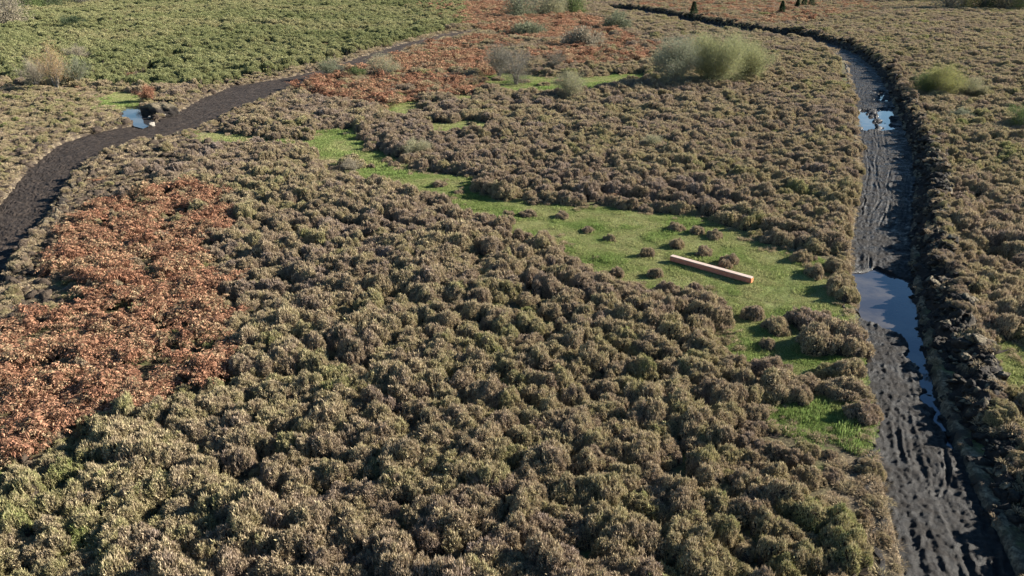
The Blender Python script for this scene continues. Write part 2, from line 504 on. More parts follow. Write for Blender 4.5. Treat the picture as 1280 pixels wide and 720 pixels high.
# ------------------------------------------------------------------ spoil banks
BANKPTS = {}
def bank(name, E, side, w, h, far_h, near_h=1.0, u0=-0.35):
    ts, a, b = resample(E, E + 1e-6, 0.055)
    d = np.gradient(a, axis=0); d /= np.hypot(*d.T)[:, None] + 1e-9
    nrm = np.stack([d[:, 1], -d[:, 0]], 1) * side
    nu = 64
    uu = np.linspace(u0, w, nu)
    S, U = np.meshgrid(ts, uu, indexing='ij')
    wob = (vnoise(S / 1.1, S * 0, 51) - 0.5) * 0.5
    x = a[:, None, 0] + nrm[:, None, 0] * (U + wob * sstep(u0, 0.6, U)); y = a[:, None, 1] + nrm[:, None, 1] * (U + wob * sstep(u0, 0.6, U))
    q = (U - u0) / (w - u0)
    prof = sstep(-0.05, 0.55, q) * (1 - sstep(0.6, 1.0, q))
    hs = h * (0.30 + 1.25 * fbm(S / 1.0, S * 0 + U * 0.7, 53, 3)) * np.interp(ts, [0, 5, 9, 14, 24, ts[-1] * 0.5, ts[-1]], [near_h, near_h, .5 + .5 * near_h, .62 + .38 * near_h, 1, 1, far_h])[:, None]
    z = -0.42 + prof * (0.42 + hs)
    dd, ci = worley(x * 2.6, y * 2.6, 9); d2, c2 = worley(x * 6.5, y * 6.5, 19)
    z = z + prof ** 0.5 * ((ci - 0.45) * 0.42 * (1 - sstep(0.3, 0.8, dd)) + (c2 - 0.45) * 0.20 * (1 - sstep(0.25, 0.75, d2)))
    z = z - sstep(0.9, 1.0, q) * 0.15
    x = x + (fbm(x * 2, y * 2, 57, 3) - 0.5) * 0.30; y = y + (fbm(x * 2, y * 2, 59, 3) - 0.5) * 0.30
    turf = np.clip(sstep(0.55, 0.85, q) * 0.8 * sstep(0.4, 0.6, fbm(x * 1.8, y * 1.8, 61, 3)) + 0.75 * (c2 > 0.86) * (prof > 0.6), 0, 1)
    BANKPTS[name] = (x.ravel(), y.ravel(), z.ravel(), q.ravel(), np.broadcast_to(S, x.shape).ravel())
    f = gridfaces(len(ts), nu)
    if side < 0: f = f[:, ::-1]
    me = mesh_np(name, np.stack([x, y, z], -1).reshape(-1, 3), f, [M['spoil']], attrs={'turf': turf.ravel()})
    return tag(ob(name, me), kind='structure'), ts, a, nrm


_, b1s, b1a, b1n = bank('spoil_bank', rtr, 1, 2.2, 0.80, 1.05, 0.3)
_, b2s, b2a, b2n = bank('track_edge_bank', ltr[:12], 1, 1.0, 0.13, 0.7)


# ------------------------------------------------------------------ vegetation prototypes
def unit(v): return v / (np.linalg.norm(v, axis=-1, keepdims=True) + 1e-9)


def sprigs(P, D, L, Wd, rs, bend=0.0):
    """one kinked diamond blade per point"""
    n = len(P)
    side = unit(np.cross(D, rs.normal(size=(n, 3))))
    mid = P + D * (L * 0.55)[:, None]
    tip = P + D * L[:, None]; tip[:, 2] -= bend * L
    V = np.empty((n, 4, 3))
    V[:, 0] = P; V[:, 1] = mid + side * (Wd / 2)[:, None]; V[:, 2] = tip; V[:, 3] = mid - side * (Wd / 2)[:, None]
    i = np.arange(n)[:, None] * 4
    return V.reshape(-1, 3), np.hstack([i, i + 1, i + 2, i + 3])


def bush_mesh(name, seed, mat, n=15000, L=(0.030, 0.095), Wd=(0.011, 0.024), tall=0.57, up=0.55, elong=1.35, spread=0.68):
    rs = np.random.RandomState(seed)
    K = rs.randint(16, 28)
    ang = rs.rand(K) * 6.28; rad = np.sqrt(rs.rand(K)) * spread * 0.72
    c = np.stack([np.cos(ang) * rad * elong, np.sin(ang) * rad, np.zeros(K)], 1)
    lr = 0.09 + 0.17 * rs.rand(K) ** 1.3
    c[:, 2] = tall * (1 - 0.95 * (rad / spread) ** 2) * (0.66 + 0.52 * rs.rand(K)) - lr
    c[0] = (rs.normal() * .1, rs.normal() * .1, tall - 0.38); lr[0] = 0.32
    c[1] = (rs.normal() * .3, rs.normal() * .15, tall * .45 - 0.25); lr[1] = 0.36
    # points on lobes, hidden ones dropped
    pick = rs.choice(K, n * 3, p=lr ** 2 / np.sum(lr ** 2))
    nn = unit(rs.normal(size=(n * 3, 3))); nn[:, 2] = np.abs(nn[:, 2]) * 1.0 - 0.25 * (rs.rand(n * 3) < .5); nn = unit(nn)
    q_ = c[pick] + nn * lr[pick][:, None]
    cl_ = 0.6 * vnoise(q_[:, 0] * 11 + q_[:, 2] * 7, q_[:, 1] * 11 - q_[:, 2] * 8, seed) + 0.4 * vnoise(q_[:, 0] * 25 + q_[:, 2] * 17, q_[:, 1] * 25 - q_[:, 2] * 19, seed + 1)
    bump = 1 + 0.16 * (rs.rand(n * 3) - 0.5) + (0.17 / lr[pick]) * (cl_ - 0.5)
    P = c[pick] + nn * lr[pick][:, None] * bump[:, None]
    dist = np.linalg.norm(P[:, None, :] - c[None], axis=2) / lr[None]
    inside = (dist < 0.86).any(1)
    # skirt down to the ground
    P2 = P[~inside][:n]; N2 = nn[~inside][:n]; C2 = cl_[~inside][:n]
    low = rs.rand(len(P2)) < 0.18
    P2[low, 2] *= rs.rand(low.sum())
    P2[:, 2] = np.maximum(P2[:, 2], 0.02)
    Dj = C2[:, None] * 0 + 0.33
    D = unit(N2 * 0.55 + np.array([0, 0, up]) + rs.normal(size=P2.shape) * 0.36)
    Ls = (L[0] + (L[1] - L[0]) * rs.rand(len(P2))) * np.where(rs.rand(len(P2)) < 0.04, 1.7, 1.0); Ws = Wd[0] + (Wd[1] - Wd[0]) * rs.rand(len(P2))
    V, Fq = sprigs(P2 - D * 0.035, D, Ls, Ws, rs)
    tint = np.repeat(np.clip(0.5 + rs.normal(size=len(P2)) * 0.16 + 0.5 * (vnoise(P2[:, 0] * 4, P2[:, 1] * 4 + P2[:, 2] * 3, seed) - 0.5) + 0.25 * (C2 - .5), 0, 1), 4)
    # woody core
    nr, na = 9, 20
    rg = np.linspace(0, spread * 1.05, nr); ag = np.linspace(0, 2 * math.pi, na)
    a_, r_ = np.meshgrid(ag, rg, indexing='ij')
    cx = (np.cos(a_) * r_ * elong).ravel(); cy = (np.sin(a_) * r_).ravel()
    cz = np.full(cx.shape, -0.15)
    for i in range(K):
        h2 = (lr[i] * 0.9) ** 2 - (cx - c[i, 0]) ** 2 - (cy - c[i, 1]) ** 2
        cz = np.maximum(cz, np.where(h2 > 0, c[i, 2] + np.sqrt(np.maximum(h2, 0)) - 0.09, -0.15))
    CV = np.stack([cx, cy, cz], 1)
    CF = gridfaces(na, nr)[:, ::-1] + len(V)
    mi = np.concatenate([np.zeros(len(Fq)), np.ones(len(CF))])
    return mesh_np(name, np.vstack([V, CV]), [np.vstack([Fq, CF])], [mat, M['wood']], mi=mi, attrs={'tint': np.concatenate([tint, np.full(len(CV), 0.5)])})


def bracken_mesh(name, seed):
    rs = np.random.RandomState(seed)
    PP, DD, LL, WW = [], [], [], []
    for f in range(16):
        a = rs.rand() * 6.28; d = np.array([math.cos(a), math.sin(a), 0]); sd = np.array([-d[1], d[0], 0])
        ln = 0.4 + 0.35 * rs.rand(); ns = 16
        base = np.array([rs.normal() * 0.14, rs.normal() * 0.14, 0.18 + 0.3 * rs.rand()])
        for q in range(ns):
            s = q / ns
            p = base + d * ln * s + np.array([0, 0, 0.16 * math.sin(s * 2.6) - 0.10 * s])
            pl = 0.16 * (1 - s) ** 0.7 * (0.7 + 0.5 * rs.rand()) + 0.02
            for sg in (-1, 1):
                PP.append(p); DD.append(d * 0.45 + sd * sg + np.array([0, 0, rs.normal() * 0.45 + 0.1])); LL.append(pl); WW.append(0.028 + 0.02 * rs.rand())
        for q in range(5):
            PP.append(base * (q / 5) ); DD.append(np.array([0, 0, 1]) + rs.normal(size=3) * 0.3); LL.append(0.14); WW.append(0.012)
    V, Fq = sprigs(np.array(PP), unit(np.array(DD)), np.array(LL), np.array(WW), rs, 0.35)
    tint = np.repeat(rs.rand(len(PP)), 4)
    return mesh_np(name, V, Fq, [M['bracken']], attrs={'tint': tint})


def tuft_mesh(name, seed, mat, n, rad, L, Wd, lean=0.6, mound=0.0):
    rs = np.random.RandomState(seed)
    a = rs.rand(n) * 6.28; r = np.sqrt(rs.rand(n)) * rad
    P = np.stack([np.cos(a) * r, np.sin(a) * r, mound * (1 - (r / rad) ** 2)], 1)
    D = unit(np.stack([np.cos(a) * r / rad * lean, np.sin(a) * r / rad * lean, np.ones(n)], 1) + rs.normal(size=(n, 3)) * 0.38)
    Ls = L[0] + (L[1] - L[0]) * rs.rand(n); Ws = Wd * (0.7 + 0.6 * rs.rand(n))
    V, Fq = sprigs(P - np.array([0, 0, 0.01]), D, Ls, Ws, rs, 0.25)
    return mesh_np(name, V, Fq, [mat], attrs={'tint': np.repeat(rs.rand(n), 4)})


def ico(sub):
    import bmesh
    bm = bmesh.new(); bmesh.ops.create_icosphere(bm, subdivisions=sub, radius=1)
    V = np.array([v.co[:] for v in bm.verts]); Fc = np.array([[v.index for v in f.verts] for f in bm.faces]); bm.free()
    return V, Fc


def clod_mesh(name, seed, mat, sub=4, turf=True):
    V, Fc = ico(sub)
    rs = np.random.RandomState(seed)
    s = np.array([1, 0.65 + 0.3 * rs.rand(), 0.42 + 0.25 * rs.rand()])
    d = (fbm(V[:, 0] * 1.3 + V[:, 2] * 2, V[:, 1] * 1.3 - V[:, 2], seed, 4) - 0.5) * 0.9
    d = d + (fbm(V[:, 0] * 5 - V[:, 2] * 4, V[:, 1] * 5 + V[:, 2] * 3, seed + 5, 2) - 0.5) * 0.42
    d = d + (fbm(V[:, 0] * 12 + V[:, 2] * 9, V[:, 1] * 12 - V[:, 2] * 8, seed + 9, 2) - 0.5) * 0.2
    for _ in range(6):   # broken flat faces
        nrm = unit(rs.normal(size=3)); off = 0.55 + 0.3 * rs.rand()
        q = V @ nrm * (1 + d)
        d = d - np.maximum(q - off, 0) * 0.9
    V2 = V * (1 + d)[:, None] * s
    tf = np.clip(sstep(0.15, 0.4, V2[:, 2]) * (1 if rs.rand() < 0.45 else 0.1), 0, 1) if turf else np.zeros(len(V))
    return mesh_np(name, V2, Fc, [mat], attrs={'turf': tf})


HB = [bush_mesh('heather_bush', 100 + i, M['heather']) for i in range(9)]
GB = [bush_mesh('gorse_bush', 200 + i, M['gorse'], n=5200, L=(0.07, 0.15), Wd=(0.02, 0.04), tall=0.8, up=0.9, elong=1.1) for i in range(6)]
BR = [bracken_mesh('bracken', 300 + i) for i in range(7)]
GT = [tuft_mesh('grass_tuft', 400 + i, M['grassblade'], 420, 0.32, (0.03, 0.075), 0.012) for i in range(6)]
ST = [tuft_mesh('dead_grass', 450 + i, M['straw'], 170, 0.16, (0.08, 0.22), 0.013, 1.1, 0.06) for i in range(6)]
CL = [clod_mesh('peat_clod', 500 + i, M['spoil']) for i in range(8)]


# ------------------------------------------------------------------ scatter (stuff only)
def proto_collection(name, meshes):
    c = bpy.data.collections.new(name)
    for i, m in enumerate(meshes):
        o = bpy.data.objects.new('%s_%02d' % (name, i), m); c.objects.link(o)
    return c


def scatter(name, meshes, P, rot, scl, tone, idx, label=None, cat=None):
    n = len(P)
    me = bpy.data.meshes.new(name)
    me.vertices.add(n); me.vertices.foreach_set('co', np.asarray(P, np.float32).ravel())
    for k_, a in (('rot', rot), ('scl', scl)):
        at = me.attributes.new(k_, 'FLOAT_VECTOR', 'POINT'); at.data.foreach_set('vector', np.asarray(a, np.float32).ravel())
    at = me.attributes.new('tone', 'FLOAT', 'POINT'); at.data.foreach_set('value', np.asarray(tone, np.float32))
    at = me.attributes.new('pick', 'INT', 'POINT'); at.data.foreach_set('value', np.asarray(idx, np.int32))
    o = ob(name, me)
    ng = bpy.data.node_groups.new(name + '_scatter', 'GeometryNodeTree')
    ng.interface.new_socket('Geometry', in_out='INPUT', socket_type='NodeSocketGeometry')
    ng.interface.new_socket('Geometry', in_out='OUTPUT', socket_type='NodeSocketGeometry')
    gi = ng.nodes.new('NodeGroupInput'); go = ng.nodes.new('NodeGroupOutput')
    ci = ng.nodes.new('GeometryNodeCollectionInfo'); ci.inputs['Collection'].default_value = proto_collection(name + '_kinds', meshes)
    ci.inputs['Separate Children'].default_value = True; ci.inputs['Reset Children'].default_value = True
    ip = ng.nodes.new('GeometryNodeInstanceOnPoints'); ip.inputs['Pick Instance'].default_value = True

    def at_(nm, ty):
        x = ng.nodes.new('GeometryNodeInputNamedAttribute'); x.data_type = ty; x.inputs['Name'].default_value = nm
        return x.outputs['Attribute']
    L_ = ng.links.new
    L_(gi.outputs[0], ip.inputs['Points']); L_(ci.outputs[0], ip.inputs['Instance'])
    L_(at_('pick', 'INT'), ip.inputs['Instance Index'])
    L_(at_('rot', 'FLOAT_VECTOR'), ip.inputs['Rotation']); L_(at_('scl', 'FLOAT_VECTOR'), ip.inputs['Scale'])
    L_(ip.outputs[0], go.inputs[0])
    md = o.modifiers.new('scatter', 'NODES'); md.node_group = ng
    tag(o, label, cat, kind='stuff')
    return o


def hexpts(sp_, y0, y1, jit=0.52, m=9.0, k_=0.74, ang=R(28)):
    """jittered hexagonal field clipped to the wedge of moor in view"""
    ext = y1 * 1.5
    n = int(2 * ext / sp_) + 2
    i, j = np.meshgrid(np.arange(-n // 2, n // 2), np.arange(-int(n / 1.7), int(n / 1.7)), indexing='ij')
    x = (i + 0.5 * (j % 2)) * sp_ * 1.0; y = j * sp_ * 0.866
    x = x + RS.uniform(-jit, jit, x.shape) * sp_; y = y + RS.uniform(-jit, jit, x.shape) * sp_
    ca, sa = math.cos(-ang), math.sin(-ang)
    X_, Y_ = (x * ca - y * sa).ravel(), (x * sa + y * ca).ravel() 
    d = Y_
    k = (d > y0) & (d <= y1) & (np.abs(X_) < k_ * d + m)
    return X_[k], Y_[k]


def bands(spec, **kw):
    xs, ys, ss = [], [], []
    for sp_, a, b in spec:
        x, y = hexpts(sp_, a, b, **kw)
        xs.append(x); ys.append(y); ss.append(np.full(len(x), sp_))
    return np.concatenate(xs), np.concatenate(ys), np.concatenate(ss)


def in_tracks(x, y, m):
    return np.maximum(sdist(RT, x, y), sdist(LT, x, y)) > -m


def bank_d(x, y):
    return sdist(rtr[:], x, y, False)


# heather positions -------------------------------------------------
hx, hy, hs = bands([(0.68, 7.5, 30), (0.78, 30, 58), (1.15, 58, 110), (1.7, 110, 175), (2.4, 175, 330)])
dRT = sdist(RT, hx, hy); dLT = sdist(LT, hx, hy)
edgeR = sdist(rtr, hx, hy, False); edgeL = sdist(rtl, hx, hy, False)
edgeLR = sdist(ltr, hx, hy, False)
EDGE = WP([(1025, 575), (1095, 568), (1110, 620), (1128, 700), (1150, 760), (1090, 760), (1062, 660)])
keep = (dRT < -0.55 - 1.1 * (hy > 75)) & (dLT < -0.45 - 0.5 * (hy > 75)) & (edgeLR > np.where(hy > 45, 1.35, 0.9))
keep &= ~((sdist(SODZ, hx, hy) > 0) & (RS.rand(len(hx)) < 0.88))
keep &= ~((sdist(EDGE, hx, hy) > 0) & (RS.rand(len(hx)) < 0.75))
keep &= ~((edgeR < 1.25 + 0.7 * (fbm(hx, hy, 72, 2) - .5)) & (dRT < 0))
_px0, _py0 = project(hx, hy)
g_ = np.max([sdist(P, hx, hy) for P in GRASS], axis=0) + (fbm(hx / 1.0, hy / 1.0, 21, 3) - 0.5) * np.where(_px0 > 740, 0.4, 1.0)
keep &= g_ < np.where(_px0 > 880, -0.35, -0.15)
br_ = np.zeros(len(hx))
for P, dn in BRACKEN:
    br_ = np.maximum(br_, dn * sstep(-0.6, 0.6, sdist(P, hx, hy) + (fbm(hx / 1.6, hy / 1.6, 71, 3) - 0.5) * 3.4))
patchn = fbm(hx / 1.6, hy / 1.6, 73, 3)
keep &= ~((br_ > 0.42 + 1.5 * (patchn - 0.42)) & (RS.rand(len(hx)) > np.where(hy < 36, 0.17, 0.16)))
go_ = sdist(GORSE, hx, hy) > 0
keep &= ~go_
ro_ = sdist(ROUGH, hx, hy) > 0
nearL = (-dLT < 2.6) & (hx > -60)
keep &= ~(ro_ & (RS.rand(len(hx)) < 0.35))
keep &= ~(nearL & (RS.rand(len(hx)) < 0.65))
keep &= sdist(POND, hx, hy) < -1.6
# narrow dark gaps winding through the heath
gapn = np.abs(fbm(hx / 4.5, hy / 4.5, 77, 2) - 0.5)
keep &= ~((gapn < 0.008) & (RS.rand(len(hx)) < 0.8))
_px, _py = project(hx, hy)
open_ = (_py > 105) & (_py < 330) & (_px > 560)
keep &= RS.rand(len(hx)) > np.where(open_, 0.17, 0.06)
hx, hy, hs, dRT, dLT, ro_, nearL, g_ = [v[keep] for v in (hx, hy, hs, dRT, dLT, ro_, nearL, g_)]
n = len(hx)
big = 0.66 + 0.62 * fbm(hx / 2.2, hy / 2.2, 79, 2) * RS.uniform(0.5, 1.5, n)
sc_ = hs / 0.86 * 1.02 * big
sc_ *= np.where(ro_ | nearL, 0.62, 1.0)
sc_ *= np.where(g_ > -0.9, 0.85, 1.0)
inbr = np.max([sdist(P, hx, hy) for P, _d in BRACKEN], axis=0) > 0
sc_ *= np.where(inbr & (hy < 40), 0.72, 1.0)
hgt = np.where(hy < 42, 1.25, 1.15) * sc_ ** np.where(hy > 58, 0.35, 0.7) * RS.uniform(0.75, 1.35, n) * np.where(ro_ | nearL, 0.55, 1.0) 
# tones: brown-mauve 0 .. green 1
ppx, ppy = project(hx, hy)
tone = 0.03 + 0.85 * fbm(hx / 6, hy / 6, 81, 3) + RS.normal(size=n) * 0.17 - 0.02
tone += 0.13 * sstep(420, 620, ppy) * sstep(420, 120, ppx)
tone += 0.05 * (ppx > 1080) + 0.05 * ((ppx > 930) & (ppy > 60) & (ppy < 300))
tone += 0.10 * sstep(430, 640, ppy)
tone -= 0.10 * ((ppy > 110) & (ppy < 300) & (ppx > 380) & (ppx < 900))
tone += 0.18 * ro_
tone -= 0.4 * (sdist(SODZ, hx, hy) > -0.5)
tone = np.clip(tone, 0, 1.2)
rotz = RS.normal(size=n) * 0.55 - 0.55 + math.pi * (RS.rand(n) < .5)
idx = RS.randint(0, len(HB), n)

# lone mounds standing on the lawn: (px, py, radius m, height factor, tone)
LONE = [(845, 309, .42, .6, .4), (808, 320, .38, .6, .3), (820, 345, .36, .55, .4), (845, 287, .45, .6, .3), (871, 292, .40, .55, .3), (893, 297, .42, .6, .3),
        (911, 331, .45, .7, .3), (773, 344, .38, .55, .3), (942, 396, .45, .7, .3), (970, 413, .55, .8, .5), (964, 466, .62, .9, .2), (972, 490, .75, 1.0, .6),
        (997, 499, .45, .7, .3), (1006, 484, .5, .7, .4), (959, 434, .30, .5, .4), (1003, 407, .70, 1.0, .1), (1026, 410, .65, .9, .2), (1024, 436, .85, 1.2, .35),
        (1047, 432, .95, 1.2, .25), (1062, 440, .6, 1.0, .4), (1056, 493, .70, .8, .5), (1058, 468, .62, .8, .5), (1076, 522, .50, .8, .1), (1045, 362, .62, 1.0, .5),
        (1058, 374, .5, .9, .6), (1029, 397, .30, .5, .4), (1036, 470, .45, .6, .9), (493, 208, .5, .5, .2), (465, 209, .3, .4, .3), (485, 202, .5, .5, .3), (549, 233, .5, .5, .3),
        (573, 244, .35, .4, .3), (440, 208, .95, 1.1, .7), (638, 279, .36, .5, .3), (635, 269, .4, .4, .3), (660, 270, .45, .5, .3), (703, 272, .42, .5, .3),
        (669, 254, .5, .5, .3), (735, 289, .35, .4, .4), (880, 319, .4, .6, .3), (1002, 326, .45, .7, .4), (1018, 344, .5, .7, .4), (1046, 338, .55, .8, .4), (762, 300, .3, .4, .5),
        (622, 101, .8, .6, .5), (655, 104, .8, .6, .5), (680, 108, .8, .6, .7), (590, 156, .4, .4, .6)]


def new_bush(mesh_i, x, y, s, h, rz, tn, label, group, cat='bush'):
    o = ob('heather_bush', HB[mesh_i], loc=(x, y, float(ground_z(np.array([x]), np.array([y]))[0]) - 0.04))
    o.rotation_euler = (0, 0, rz); o.scale = (s, s, h)
    o['tone'] = float(tn)
    tag(o, label, cat, group)
    return o


def tone_word(t):
    return 'mauve-brown' if t < 0.30 else 'tan-brown' if t < 0.48 else 'olive-brown' if t < 0.68 else 'green-tinged'


def lawn_spot(px, py):
    if px < 600: return 'on the grass strip in the upper middle'
    if px < 760: return 'on the lawn left of the beam'
    if px < 930 and py < 305: return 'on the grass behind the pink beam'
    if px < 930: return 'on the grass beside the pink beam'
    if py < 385: return 'between the beam and the mud track'
    if py < 450: return 'on the grass left of the large puddle'
    return 'on the grass left of the rutted mud'


CNT = {}
def uniq(lbl):
    CNT[lbl] = CNT.get(lbl, 0) + 1
    return lbl


order_w = ['', 'second ', 'third ', 'fourth ', 'fifth ', 'sixth ', 'seventh ', 'eighth ', 'ninth ', 'tenth ', 'eleventh ', 'twelfth ']
by_spot = {}
for q in LONE: by_spot.setdefault(lawn_spot(q[0], q[1]), []).append(q)
for spot, L_ in by_spot.items():
    for k_, (px, py, r_, h_, t_) in enumerate(sorted(L_)):
        x, y = W(px, py)
        size = 'large' if r_ > 0.65 else 'small' if r_ < 0.42 else 'low'
        place = ('leftmost ' if k_ == 0 else order_w[k_] + 'from left ') if k_ < 12 else ''
        new_bush(RS.randint(len(HB)), x, y, r_ / 0.68, h_ * 1.1 + 0.1, RS.rand() * 6.28, t_,
                 '%s %s heather bush, %s%s' % (size, tone_word(t_), place, spot), 'lone heather bushes on the lawn')

# the 252 dense-heath mounds that show largest are things
show = sc_ * px_per_m(hy)
vis = (ppx > -25) & (ppx < 1305) & (ppy < 752) & (ppy > 0)
cand = np.where(vis)[0]
top = cand[np.argsort(-show[cand])][:300 - len(LONE)]
is_top = np.zeros(n, bool); is_top[top] = True
hz = ground_z(hx, hy) - 0.05


def heath_spot(px, py):
    r_ = 'along the bottom edge' if py > 655 else 'in the near foreground' if py > 575 else 'in the lower heath' if py > 500 else 'in the middle heath'
    c_ = ('at the far left' if px < 160 else 'below the left bracken' if px < 320 else 'left of centre' if px < 500 else 'near the centre line' if px < 680
          else 'right of centre' if px < 850 else 'below the green lawn' if px < 1000 else 'beside the mud track' if px < 1130 else 'right of the mud track')
    return r_, c_


cells = {}
for i in top:
    r_, c_ = heath_spot(ppx[i], ppy[i])
    cells.setdefault((tone_word(tone[i]), r_, c_), []).append(i)
for (tw, r_, c_), L_ in cells.items():
    L_ = sorted(L_, key=lambda i: ppx[i])
    for k_, i in enumerate(L_):
        if len(L_) == 1: w_ = ''
        elif k_ == 0: w_ = 'leftmost '
        elif k_ == len(L_) - 1: w_ = 'rightmost '
        else: w_ = order_w[k_] + 'from left, ' if k_ < 12 else ''
        new_bush(int(idx[i]), float(hx[i]), float(hy[i]), float(sc_[i]), float(hgt[i]), float(rotz[i]), float(tone[i]),
                 '%s%s heather mound %s %s' % (w_, tw, r_, c_), 'heather mounds of the dense heath')
rest = ~is_top
z0 = np.zeros(n)
scatter('heather', HB, np.stack([hx, hy, hz], 1)[rest], np.stack([RS.normal(size=n) * .06, RS.normal(size=n) * .06, rotz], 1)[rest],
        np.stack([sc_, sc_, hgt], 1)[rest], tone[rest], idx[rest], 'brown and olive heather covering the moor beyond the nearest mounds', 'heather')

# understorey of small tufts that breaks up the mounds' outlines and fills the floor
ux, uy, us = bands([(0.42, 7.5, 45), (0.7, 45, 90)], jit=0.5)
k_ = (g_u := np.max([sdist(P, ux, uy) for P in GRASS], axis=0)) < -0.15
k_ &= (sdist(RT, ux, uy) < -0.1) & (sdist(LT, ux, uy) < -0.2) & (sdist(GORSE, ux, uy) < 0) & ~((sdist(rtr, ux, uy, False) < 1.6))
k_ &= RS.rand(len(ux)) < np.where(sdist(SODZ, ux, uy) > 0, 0.03, 0.30)
ux, uy, us = ux[k_], uy[k_], us[k_]
m_ = len(ux); s_ = RS.uniform(0.22, 0.5, m_) * (us / 0.42) ** 0.8
scatter('low_heather', HB, np.stack([ux, uy, ground_z(ux, uy) - 0.02], 1), np.stack([RS.normal(size=m_) * .15, RS.normal(size=m_) * .15, RS.rand(m_) * 6.28], 1),
        np.stack([s_, s_, s_ * RS.uniform(0.8, 1.3, m_)], 1), np.clip(0.2 + 0.8 * fbm(ux / 3, uy / 3, 91, 3) + RS.normal(size=m_) * .2, 0, 1.2),
        RS.randint(0, len(HB), m_), 'low young heather and sprigs between the mounds', 'heather')

# gorse ---------------------------------------------------------------
x, y, s = bands([(1.05, 40, 90), (1.35, 90, 150), (2.0, 150, 330)])
k_ = sdist(GORSE, x, y) > 0
gp = np.abs(fbm(x / 14, y / 14, 95, 3) - 0.5)
k_ &= ~((gp < 0.022) & (RS.rand(len(x)) < 0.7)) & (RS.rand(len(x)) > 0.07)
x, y, s = x[k_], y[k_], s[k_]; m_ = len(x)
s2 = s / 1.05 * RS.uniform(0.6, 1.5, m_) * (0.75 + 0.5 * fbm(x / 5, y / 5, 99, 2))
scatter('gorse', GB, np.stack([x, y, ground_z(x, y) - 0.05], 1), np.stack([RS.normal(size=m_) * .08, RS.normal(size=m_) * .08, RS.rand(m_) * 6.28], 1),
        np.stack([s2, s2, s2 ** 0.5 * RS.uniform(0.8, 1.3, m_)], 1), np.clip(2.0 * fbm(x / 16, y / 16, 97, 3) - 0.5 + RS.normal(size=m_) * .15, 0, 1.2),
        RS.randint(0, len(GB), m_), 'dense low green gorse covering the slope at the upper left', 'gorse')

# bracken -------------------------------------------------------------
x, y, s = bands([(0.36, 10, 45), (0.6, 45, 90), (0.95, 90, 150), (1.7, 150, 330)], jit=0.5)
b_ = np.zeros(len(x))
for P, dn in BRACKEN:
    b_ = np.maximum(b_, dn * sstep(-0.6, 0.6, sdist(P, x, y) + (fbm(x / 1.6, y / 1.6, 71, 3) - 0.5) * 3.4))
pn = fbm(x / 1.6, y / 1.6, 73, 3)
k_ = (b_ > 0.42 + 1.5 * (pn - 0.42)) & (fbm(x / 0.8, y / 0.8, 75, 2) < 0.57) & (RS.rand(len(x)) < 0.78) & ~in_tracks(x, y, 0.4) & (sdist(rtr, x, y, False) > 1.7)
x, y, s = x[k_], y[k_], s[k_]; m_ = len(x)
s2 = (s / 0.36) ** 0.75 * RS.uniform(0.65, 1.1, m_)
scatter('bracken', BR, np.stack([x, y, ground_z(x, y)], 1), np.stack([RS.normal(size=m_) * .15, RS.normal(size=m_) * .15, RS.rand(m_) * 6.28], 1),
        np.stack([s2, s2, s2 ** .5 * (0.3 + 1.4 * fbm(x / .8, y / .8, 76, 2)) * RS.uniform(0.7, 1.3, m_)], 1), RS.rand(m_) * 1.2, RS.randint(0, len(BR), m_), 'russet dead bracken in patches across the moor', 'bracken')

# grass ---------------------------------------------------------------
x, y, s = bands([(0.27, 12, 45), (0.5, 45, 120)], jit=0.5)
g2 = np.max([sdist(P, x, y) for P in GRASS], axis=0) + (fbm(x / 1.2, y / 1.2, 21, 3) - 0.5) * 0.9
k_ = (g2 > -0.3) & ~in_tracks(x, y, 0.12) & (sdist(POND, x, y) < -0.2)
rd = np.min([sdist(P, x, y, False) for P in RUTS], axis=0)
x, y, s = x[k_], y[k_], s[k_]; m_ = len(x)
s2 = (s / 0.27) * RS.uniform(0.7, 1.15, m_)
low_ = np.where(rd[k_] < 0.12, 0.3, 1.0) * np.where(RS.rand(m_) < 0.10, 2.6, 1.0)
lush = fbm(x / 1.5, y / 1.5, 101, 3)
scatter('grass', GT, np.stack([x, y, ground_z(x, y)], 1), np.stack([z0[:1].repeat(m_), z0[:1].repeat(m_), RS.rand(m_) * 6.28], 1),
        np.stack([s2, s2, s2 ** .5 * (0.35 + 2.6 * lush ** 1.7) * low_], 1), np.clip(3.6 * (lush - 0.34) + RS.normal(size=m_) * .2, 0, 1.2), RS.randint(0, len(GT), m_),
        'short green grass growing in strips between the heather', 'grass')

# dead grass along cut edges ------------------------------------------
x, y, s = bands([(0.20, 9, 45), (0.36, 45, 90), (0.8, 90, 200)], jit=0.5)
st_ = strawness(x, y)
bk = (sdist(rtr, x, y, False) < 2.4) & (sdist(RT, x, y) < 0)
gg = np.max([sdist(P, x, y) for P in GRASS], axis=0)
k_ = (RS.rand(len(x)) < np.maximum(st_ * 0.55 * (gg < 0.1 + (st_ > 0.8) * 9), 0.30 * np.exp(-(gg / 0.6) ** 2) * (fbm(x / .9, y / .9, 37, 2) > .48))) & (sdist(RT, x, y) < 0.02) & (sdist(LT, x, y) < -0.02) & ~bk & (sdist(POND, x, y) < -0.1) & (sdist(GORSE, x, y) < 0)
x, y, s = x[k_], y[k_], s[k_]; m_ = len(x)
s2 = (s / 0.20) ** .8 * RS.uniform(0.5, 1.15, m_)
scatter('dead_grass', ST, np.stack([x, y, ground_z(x, y)], 1), np.stack([RS.normal(size=m_) * .25, RS.normal(size=m_) * .25, RS.rand(m_) * 6.28], 1),
        np.stack([s2, s2, s2 * RS.uniform(0.5, 1.0, m_)], 1), RS.rand(m_) * 1.2, RS.randint(0, len(ST), m_), 'pale dead grass along the cut track edges', 'grass')

